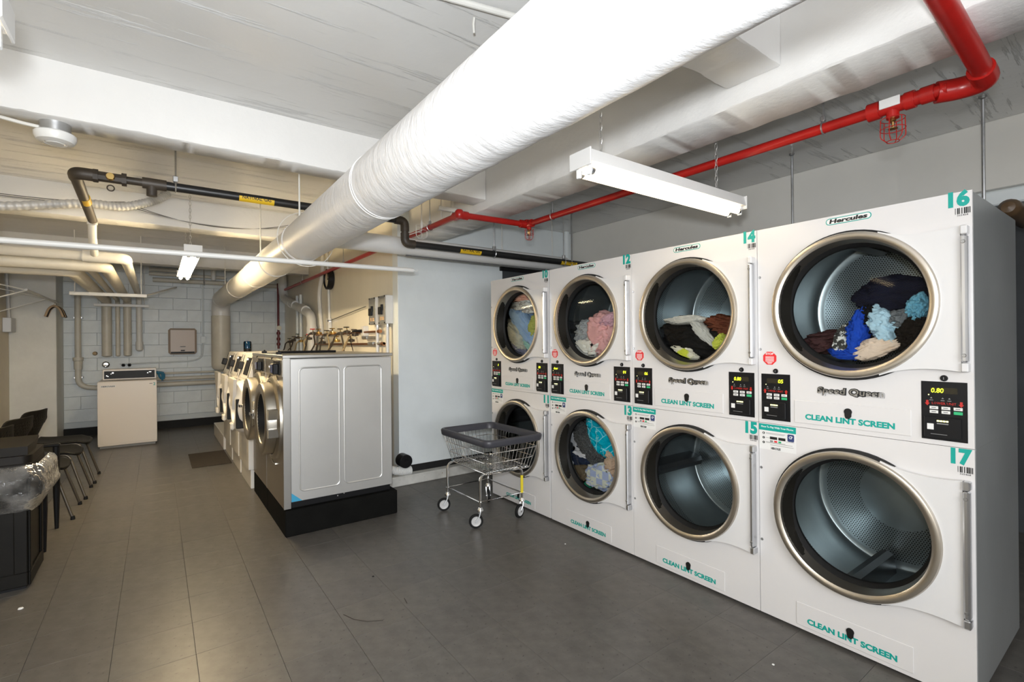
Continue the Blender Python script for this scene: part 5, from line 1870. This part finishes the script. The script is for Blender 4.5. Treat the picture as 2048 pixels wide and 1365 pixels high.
bank_pipe('white_pipe', 'thickest of the white pipes, dropping leftmost on the back wall', -0.655, 2.185, 0.066, 6.28, 1.285, CREAM_PIPE)
bank_pipe('white_pipe', 'slim white pipe, second from the left where the bank drops down the back wall', -0.515, 2.195, 0.031, 6.17, 1.29, CREAM_PIPE)
bank_pipe('white_pipe', 'thick white pipe, third from the left where the bank drops down the back wall', -0.390, 2.205, 0.054, 6.04, 1.29, CREAM_PIPE)
tt = bank_pipe('white_pipe', 'front white pipe with collared elbow, rightmost where the bank drops down the back wall', -0.235, 2.27, 0.042, 5.86, 1.37, WHITE_PIPE, True)
G().tube(rel(PO, [(-0.455, 5.86, 2.27), (-0.445, 5.56, 2.40), (-0.438, 5.47, 2.50)]), 0.030, 14).obj('branch', WHITE_PIPE, tt)
G().tube(rel(PO, [(-0.54, 5.86, 2.27), (-0.37, 5.86, 2.27)]), 0.052, 18).obj('tee', WHITE_PIPE, tt)
G().lathe([(0.0305, -0.012), (0.036, -0.012), (0.036, 0.012), (0.0305, 0.012)], (-0.438 - PO[0], 5.47 - PO[1], 2.50 - PO[2]), 'z', 14).obj('collar', PVC, tt)
for (y, x0, x1, z, lab) in ((8.0, -0.86, -0.10, 2.10, 'white steel strut under the pipe bank, the nearer one'), (10.08, -0.80, -0.10, 2.10, 'white steel strut under the pipe bank, close to the back wall')):
    t = thing('pipe_strut', lab, 'bracket', (0, y, z), 0, 'white struts under the pipe bank')
    G().box(x0, x1, -0.02, 0.02, -0.022, 0.020, 0.003).obj('channel', PVC, t)
    for x in (x0 + 0.05, x1 - 0.06):
        G().tube([(x, 0, 0.0), (x, 0, ZC - z)], 0.006, 6).obj('rod', PVC, t)
    if y < 9:
        G().tube([(x1 - 0.02, 0.0, 0.0), (x1 + 0.35, 1.2, 0.25)], 0.012, 6).obj('brace', PVC, t)
tag(G().tube([(-1.09, 5.95, 2.30), (-1.09, 5.95, 2.62)], 0.011, 8).lathe([(0.042, -0.008), (0.050, -0.008), (0.050, 0.008), (0.042, 0.008)], (-1.09, 5.86, 2.27), 'x', 18).obj('pipe_hanger', PVC),
    'white pipe hanger gripping the front pipe of the bank at far left', 'bracket')

# drain at the left of the back wall
t = thing('drain_pipe', 'pale grey drain pipe curving off the back wall behind machine number 2', 'pipe', (-1.01, 10.30, 1.0))
G().tube(fillet([(0, 0, 1.25), (0, 0, -0.20), (0.30, 0, -0.235), (0.55, -0.02, -0.235)], 0.22, 8), 0.040, 18).obj('pipe_run', CREAM_PIPE, t)
for z in (0.9, -0.05):
    G().box(-0.055, 0.055, 0.0, 0.134, z - 0.015, z + 0.015, 0.003).obj('pipe_clamp', GALV, t)
G().lathe([(0.04, -0.04), (0.052, -0.04), (0.055, 0.09), (0.065, 0.10), (0.065, 0.15), (0.04, 0.15)], (0, 0, 0.12), 'z', 20).obj('collar', CREAM_PIPE, t)
for k, (z, r, lab) in enumerate(((0.965, 0.018, 'slim pale pipe along the back wall, topmost of the three right of machine number 2'), (0.87, 0.034, 'middle pale pipe along the back wall right of machine number 2'),
                                 (0.775, 0.044, 'thick pale pipe along the back wall, lowest of the three right of machine number 2'))):
    g = G().tube([(-0.05, 10.33, z), (1.95, 10.33, z)], r, 16)
    tag(g.obj('wall_pipe', CREAM_PIPE), lab, 'pipe', 'pipes low along the back wall')
for k, (z, y, r, x0, x1, lab) in enumerate(((2.74, 10.30, 0.035, -0.10, 0.45, 'short pale pipe high along the back wall left of the far light'), (2.66, 10.22, 0.028, -0.1, 1.0, 'thin pale pipe high along the back wall behind the far light'),
                                            (2.57, 10.32, 0.040, -0.05, 1.95, 'lowest pale pipe high along the back wall behind the far light'))):
    tag(G().tube([(x0, y, z), (x1, y, z)], r, 14).obj('wall_pipe', CREAM_PIPE), lab, 'pipe', 'pipes high along the back wall')
t = thing('pipe_trap', 'white stub of pipe hanging beside the far end of the big duct', 'pipe', (0.82, 10.1, 2.62))
G().tube([(0, 0, 0.22), (0, 0, 0.02), (0.0, -0.0, -0.03)], lambda q: 0.042 - 0.008 * q, 14).obj('pipe_run', PVC, t)
G().tube([(-0.14, 0.05, 0.2), (-0.14, 0.05, -0.12)], 0.010, 8).obj('hanger_rod', GALV, t)
tag(G().lathe([(0, -0.05), (0.022, -0.046), (0.032, -0.02), (0.033, 0.0)], (-0.815, 10.43, 1.325), 'y', 16).obj('pipe_plug', mat('brown_plug', (0.42, 0.30, 0.16), 0.5)), 'round tan plug on the back wall left of the pipe bank', 'pipe plug')
tag(G().lathe([(0.0, -0.03), (0.03, -0.028), (0.05, -0.012), (0.053, 0.0)], (-0.68, 10.43, 1.14), 'y', 18).box(-0.69, -0.672, 10.385, 10.41, 1.10, 1.12, 0.003).obj('wall_flange', CHROME), 'chrome wall flange just above the left end of the black console', 'flange')
for x, lab in ((-0.452, 'left of two small black valve knobs behind machine number 2'), (-0.372, 'right of two small black valve knobs behind machine number 2')):
    g = G()
    for k in range(6):
        a = 2 * pi * k / 6
        g.lathe([(0, -0.02), (0.009, -0.015), (0.009, 0.01), (0, 0.012)], (x + 0.018 * cos(a), 10.35, 1.125 + 0.018 * sin(a)), 'y', 8)
    g.lathe([(0, -0.015), (0.014, -0.012), (0.014, 0.10)], (x, 10.35, 1.125), 'y', 10)
    tag(g.obj('valve_knob', BLACK), lab, 'valve', 'black valve knobs')
# paper towel dispenser
t = thing('towel_dispenser', 'beige paper towel dispenser mounted on the back wall', 'towel dispenser', (0.365, 10.42, 1.52))
G().box(-0.205, 0.205, -0.20, 0.0, -0.23, 0.22, 0.03).obj('cover', DISPENSER, t)
G().box(-0.17, 0.17, -0.206, -0.198, -0.215, -0.185, 0.004).obj('slot', BLACK, t)
G().box(-0.03, 0.03, -0.206, -0.198, -0.175, -0.155, 0.003).obj('sensor', BLACK, t)
G().box(-0.04, 0.04, -0.2025, -0.199, -0.105, -0.09, 0.001).obj('emblem', PRINT_GREY, t)
t = thing('wall_conduit', 'pale conduit running along the back wall below the towel dispenser', 'conduit', (0.4, 10.42, 1.2))
G().tube(fillet([(-0.9, 0, -0.06), (0.10, 0, -0.04), (0.26, 0, 0.02), (0.28, 0, 0.32), (0.28, 0, 1.4)], 0.12, 6), 0.014, 8).obj('conduit_run', WALL_BACK, t)
G().box(0.24, 0.32, -0.03, 0.0, 0.28, 0.40, 0.004).obj('conduit_box', WALL_BACK, t)

# ================================================================== cream wall: drain, conduits, clock, switches, valves
t = thing('drain_stack', 'white plastic drain stack angling down the cream wall behind the washers', 'pipe', (1.95, 8.0, 1.9))
G().tube([(0, 2.15, 0.95), (0, 2.12, 0.62)], 0.078, 20).obj('pipe_run', PVC, t)
G().tube(fillet([(0, 2.13, 0.68), (0, 2.02, 0.42), (0, 1.35, 0.27)], 0.25, 8), 0.076, 20).obj('elbow', PVC, t)
G().tube([(0, 1.45, 0.29), (0, 0.25, 0.06)], 0.066, 20).obj('pipe_run', PVC, t)
for y in (1.15, 0.45):
    G().tube([(0, y + 0.16, 0.245 + (y - 1.15) * .19 + 0.03), (0, y - 0.12, 0.245 + (y - 1.15) * .19 - 0.023)], 0.077, 20).obj('coupling', PVC, t)
G().tube(fillet([(0, 0.40, 0.085), (0, 0.0, 0.0), (0, -0.02, -0.28)], 0.18, 8), 0.070, 20).obj('elbow', PVC, t)
G().lathe([(0.06, -0.08), (0.080, -0.08), (0.080, 0.08), (0.06, 0.08)], (0, -0.02, -0.26), 'z', 20).obj('coupling', PVC, t)
G().tube([(0, -0.02, -0.3), (0, -0.02, -1.6)], 0.066, 20).obj('pipe_run', PVC, t)
t = thing('conduit', 'white conduit with a kink dropping down the cream wall beside the drain stack', 'conduit', (2.020, 7.5, 2.0))
G().tube(fillet([(0, 0.10, 0.8), (0, 0.10, 0.52), (0, 0.33, 0.22), (0, 0.25, -0.1), (0, 0.12, -0.55)], 0.15, 8), 0.029, 14).obj('conduit_run', PVC, t)
t = thing('conduit', 'slim white conduit ending in a small box left of the wall clock', 'conduit', (2.03, 7.32, 2.0))
G().tube([(0, 0.06, 0.8), (0, 0.02, 0.35), (0, -0.02, -0.18)], 0.017, 10).obj('conduit_run', PVC, t)
G().box(-0.035, 0.015, -0.09, 0.05, -0.36, -0.18, 0.006).obj('box', PVC, t)
G().tube([(-0.02, -0.10, -0.22), (-0.02, -1.6, -0.11)], 0.006, 6).obj('thin_conduit', WIRE_DARK, t)
G().lathe([(0, -0.02), (0.02, -0.02), (0.024, 0.03), (0, 0.03)], (-0.02, -0.10, -0.22), 'y', 10).obj('connector', CHROME, t)
for dy, lab in ((1.5, 'right of two pale grey vertical pipes at the far end of the cream wall'), (1.7, 'left of two pale grey vertical pipes at the far end of the cream wall')):
    tag(G().tube([(2.01, 7.0 + dy * 1.3, 0.9), (2.01, 7.0 + dy * 1.3, 2.3)], 0.025, 12).obj('vertical_pipe', WALL_BACK), lab, 'pipe', 'pale vertical pipes beside the drain stack')
t = thing('wall_clock', 'black rimmed round clock high on the cream wall', 'clock', (2.045, 7.22, 2.375))
G().lathe([(0, -0.0), (0.135, -0.0), (0.145, -0.01), (0.145, -0.075), (0.125, -0.085), (0.120, -0.06)], axis='x', n=40).obj('rim', BLACK, t)
G().lathe([(0, -0.058), (0.122, -0.058)], axis='x', n=32).obj('face', CLOCK_FACE, t)
G().box(-0.064, -0.060, -0.006, 0.006, -0.01, 0.085).box(-0.064, -0.060, -0.06, 0.006, -0.006, 0.006).obj('hands', BLACK, t)
for y, lab in ((5.315, 'grey electrical switch box on the cream wall, left of the pair'), (5.02, 'grey electrical switch box on the cream wall nearest the corner')):
    t = thing('switch_box', lab, 'switch box', (2.05, y, 1.81), 0, 'grey switch boxes with black levers')
    G().box(-0.105, 0.0, -0.10, 0.10, -0.15, 0.15, 0.004).obj('box', FIXTURE, t)
    G().box(-0.112, -0.105, -0.098, 0.098, -0.148, 0.148, 0.002).obj('cover', GALV, t)
    G().box(-0.135, -0.112, -0.02, 0.055, -0.05, 0.03, 0.004).box(-0.128, -0.112, -0.035, 0.0, -0.01, 0.055, 0.003).obj('lever', BLACK, t)
    for yy, zz in ((-0.04, -0.085), (0.03, -0.085), (-0.04, -0.105), (0.03, -0.105)):
        G().box(-0.1135, -0.112, yy - 0.022, yy + 0.022, zz - 0.008, zz + 0.008).obj('warning_label', mat('orange_label', (0.62, 0.40, 0.22), 0.5), t)
    for yy in (-0.08, 0.08):
        for zz in (-0.14, 0.14):
            G().lathe([(0, -0.118), (0.008, -0.116), (0.009, -0.112)], (0, yy, zz), 'x', 8).obj('screw', BLACK, t)
    G().tube([(-0.05, 0, -0.15), (-0.05, 0.0, -0.9)], 0.020, 12).obj('conduit', CONDUIT, t)
    G().lathe([(0.02, -0.03), (0.030, -0.03), (0.030, 0.0), (0.02, 0.0)], (-0.05, 0, -0.15), 'z', 12).obj('connector', GALV, t)
t = thing('wall_outlet', 'white outlet box with black plug below the switch boxes', 'outlet', (2.05, 5.78, 1.60))
G().box(-0.06, 0.0, -0.05, 0.05, -0.06, 0.06, 0.005).obj('box', PVC, t)
G().box(-0.066, -0.06, -0.045, 0.045, -0.055, 0.055, 0.002).obj('cover', FIXTURE, t)
G().tube([(-0.066, 0.0, 0.0), (-0.12, 0.03, 0.0), (-0.16, 0.06, -0.005)], lambda q: 0.020 - 0.009 * q, 10).obj('plug', BLACK, t)
G().tube([(-0.15, 0.055, -0.004), (-0.17, 0.12, -0.03), (-0.15, 0.18, -0.10), (-0.10, 0.22, -0.25)], 0.005, 6).obj('cord', BLACK, t)
for y0, y1, z, r, lab in ((5.25, 8.6, 1.585, 0.012, 'thin copper water pipe, upper of the two on the cream wall'), (5.15, 8.6, 1.445, 0.013, 'thin copper water pipe, lower of the two on the cream wall')):
    g = G().tube([(2.0, y0, z), (2.0, y1, z)], r, 10).lathe([(0, -0.03), (0.02, -0.03), (0.022, 0.03), (0, 0.03)], (2.0, y0, z), 'y', 12)
    tag(g.obj('water_pipe', COPPER), lab, 'pipe', 'copper pipes behind the washers')
for y0, z, lab in ((5.32, 1.52, 'upper grey hose end sticking out right of the water valves'), (5.12, 1.45, 'lower grey hose end sticking out right of the water valves')):
    tag(G().tube([(2.0, y0, z), (2.0, y0 + 0.34, z)], 0.015, 10).tube([(2.0, y0 + 0.30, z), (2.0, y0 + 0.46, z)], 0.022, 10).obj('hose_end', GALV), lab, 'hose', 'grey hose ends')


def valve(y, z, handle, hx, hz, n, label):
    t = thing('water_valve', label, 'valve', (1.80 if handle == 'red' else 1.975, y, z), 0, 'hose valves behind the washers')
    G().tube([(0.03, 0, 0), (-0.05, 0, 0)], 0.017, 10).lathe([(0, -0.022), (0.02, -0.02), (0.022, 0.0), (0.018, 0.022), (0, 0.024)], (-0.01, 0, 0), 'z', 10).obj('valve_body', handle == 'brass' and BRASS or RUST_IRON, t)
    G().tube([(-0.01, 0, 0.02), (-0.01, 0.02, 0.055)], 0.006, 8).obj('stem', BRASS, t)
    hm = {'red': RED_HANDLE, 'green': GREEN_HANDLE, 'brass': BRASS, 'dark': RUST_IRON}[handle]
    g = G()
    g.tube(circle_pts((-0.012, 0.025, 0.06), 0.030, 14, 'z'), 0.007, 6, closed=True).tube([(-0.042, 0.025, 0.06), (0.018, 0.025, 0.06)], 0.005, 6)
    g.obj('handle', hm, t)
    P = fillet([(-0.05, 0, 0.0), (-0.085, 0, -0.03), (-0.09, hx, -0.16), (-0.10 - 0.05 * n, hx * 1.7, hz)], 0.05, 5)
    G().tube(P, 0.0105, 8).obj('hose', HOSE if n % 2 else RUST_IRON, t)
    return t


VL = [(7.245, 1.60, 'red', 0.06, -0.24), (7.47, 1.528, 'red', -0.08, -0.2), (7.62, 1.61, 'brass', -0.10, -0.33), (7.18, 1.58, 'dark', 0.06, -0.32), (6.90, 1.60, 'brass', -0.12, -0.34), (6.55, 1.585, 'dark', 0.12, -0.33),
      (6.28, 1.60, 'dark', -0.10, -0.34), (5.98, 1.56, 'dark', 0.15, -0.33), (7.42, 1.47, 'dark', 0.08, -0.22), (6.72, 1.49, 'brass', 0.1, -0.24), (6.12, 1.49, 'dark', 0.12, -0.24), (8.95, 1.56, 'green', 0.14, -0.3), (9.25, 1.52, 'dark', -0.1, -0.28), (8.72, 1.50, 'brass', 0.1, -0.25), (9.60, 1.49, 'green', 0.12, -0.25)]
order = sorted(range(len(VL)), key=lambda i: -VL[i][0])
names = ['leftmost', 'second from left', 'third from left', 'fourth from left', 'fifth from left', 'sixth from left', 'seventh from left', 'eighth from left', 'ninth from left',
         'tenth from left', 'eleventh from left', 'third from right', 'second from right', 'rightmost', 'rightmost']
nl = {}
for k, i in enumerate(order):
    pos = names[k] if k < 11 else {11: 'fourth from right', 12: 'third from right', 13: 'second from right', 14: 'rightmost'}[k]
    nl[i] = pos
for i, (y, z, hd, hx, hz) in enumerate(VL):
    hn = {'red': 'red-handled', 'green': 'green-handled', 'brass': 'brass', 'dark': 'dark iron'}[hd]
    valve(y, z, hd, hx, hz, i % 3, '%s hose valve, %s along the cream wall behind the washers' % (hn, nl[i]))

# drain outlet and corrugated hose by the curb
o = G().lathe([(0.028, -0.06), (0.062, -0.06), (0.068, -0.055), (0.068, 0.06), (0.055, 0.06), (0.055, -0.05), (0.0, -0.045)], (2.045, 4.72, 0.245), 'y', 24).obj('drain_outlet', BLACK)
tag(o, 'black round drain outlet at the foot of the wall behind the near washer', 'drain')
P = [(1.78, 4.74, 0.21), (1.86, 4.73, 0.19), (1.95, 4.72, 0.155), (2.04, 4.72, 0.138), (2.12, 4.725, 0.135)]
sm = []
for i in range(len(P) - 1):
    for k in range(44):
        q = k / 44
        sm.append(tuple(P[i][a] + (P[i + 1][a] - P[i][a]) * q for a in range(3)))
o = G().tube(sm, lambda q: 0.034 + 0.010 * (0.5 + 0.5 * sin(q * 140)), 14).obj('drain_hose', PVC)
tag(o, 'white corrugated drain hose lying on the curb behind the near washer', 'hose')

# ================================================================== far left: clothes rail, hangers, wall box
t = thing('clothes_rail', 'white pole along the left wall for hanging clothes', 'pole', (-1.20, 9.0, 2.10))
G().tube([(0, -1.25, 0), (0.0, 1.35, 0)], 0.014, 10).obj('pole', PVC, t)
for y in (-1.2, 0.1, 1.3):
    G().tube([(0, y, 0), (-0.49, y, 0.12)], 0.007, 6).tube([(0, y, 0), (-0.49, y, -0.2)], 0.007, 6).obj('bracket', PVC, t)
for k, (y, m, lab) in enumerate(((9.72, BLACK, 'black clothes hanger, first on the rail at the left wall'), (9.80, WOOD, 'wooden clothes hanger between two black ones on the rail'), (9.90, BLACK, 'black clothes hanger, last on the rail at the left wall'),
                                 (9.62, WOOD, 'wooden clothes hanger nearest the camera on the rail'))):
    t = thing('clothes_hanger', lab, 'hanger', (-1.20, y, 2.10), radians(12 * (k - 1)), 'clothes hangers on the rail')
    G().tube([(-0.018, 0, 0.002), (-0.010, 0, 0.019), (0.006, 0, 0.021), (0.019, 0, 0.008), (0.016, 0, -0.012), (0.0, 0, -0.03), (0, 0, -0.055)], 0.003, 6).obj('hook', CHROME, t)
    G().tube(fillet([(-0.10, 0, -0.22), (-0.06, 0, -0.10), (0, 0, -0.052), (0.06, 0, -0.10), (0.10, 0, -0.22)], 0.05, 5), 0.014, 8).obj('arms', m, t)
t = thing('wall_conduit', 'grey conduit ending in a grey box on the left wall', 'conduit', (-1.66, 9.55, 1.75))
G().tube([(0, 0.05, 0.09), (0, 0.0, 0.40), (0, -0.06, 0.62), (0, -0.06, 0.9)], 0.022, 10).obj('conduit_run', CONDUIT, t)
G().box(-0.04, 0.05, -0.10, 0.16, -0.10, 0.10, 0.006).obj('box', CONDUIT, t)
# bits of litter
for k, (x, y, s, lab) in enumerate(((2.22, 1.09, 0.006, 'tiny pale crumb on the floor in front of the nearest dryer'), (2.36, 2.62, 0.006, 'tiny pale crumb on the floor in front of the dryer 13'),
                                    (-0.62, 3.80, 0.013, 'small white scrap on the floor beside the trash bin'), (1.08, 2.98, 0.007, 'tiny dark crumb in the middle of the open floor'))):
    g = G().lathe([(0, 0), (s, 0.001), (s * .8, s * .5), (0, s * .7)], (x, y, 0), 'z', 7)
    tag(g.obj('crumb', STICKER if k < 3 else RUBBER), lab, 'litter')
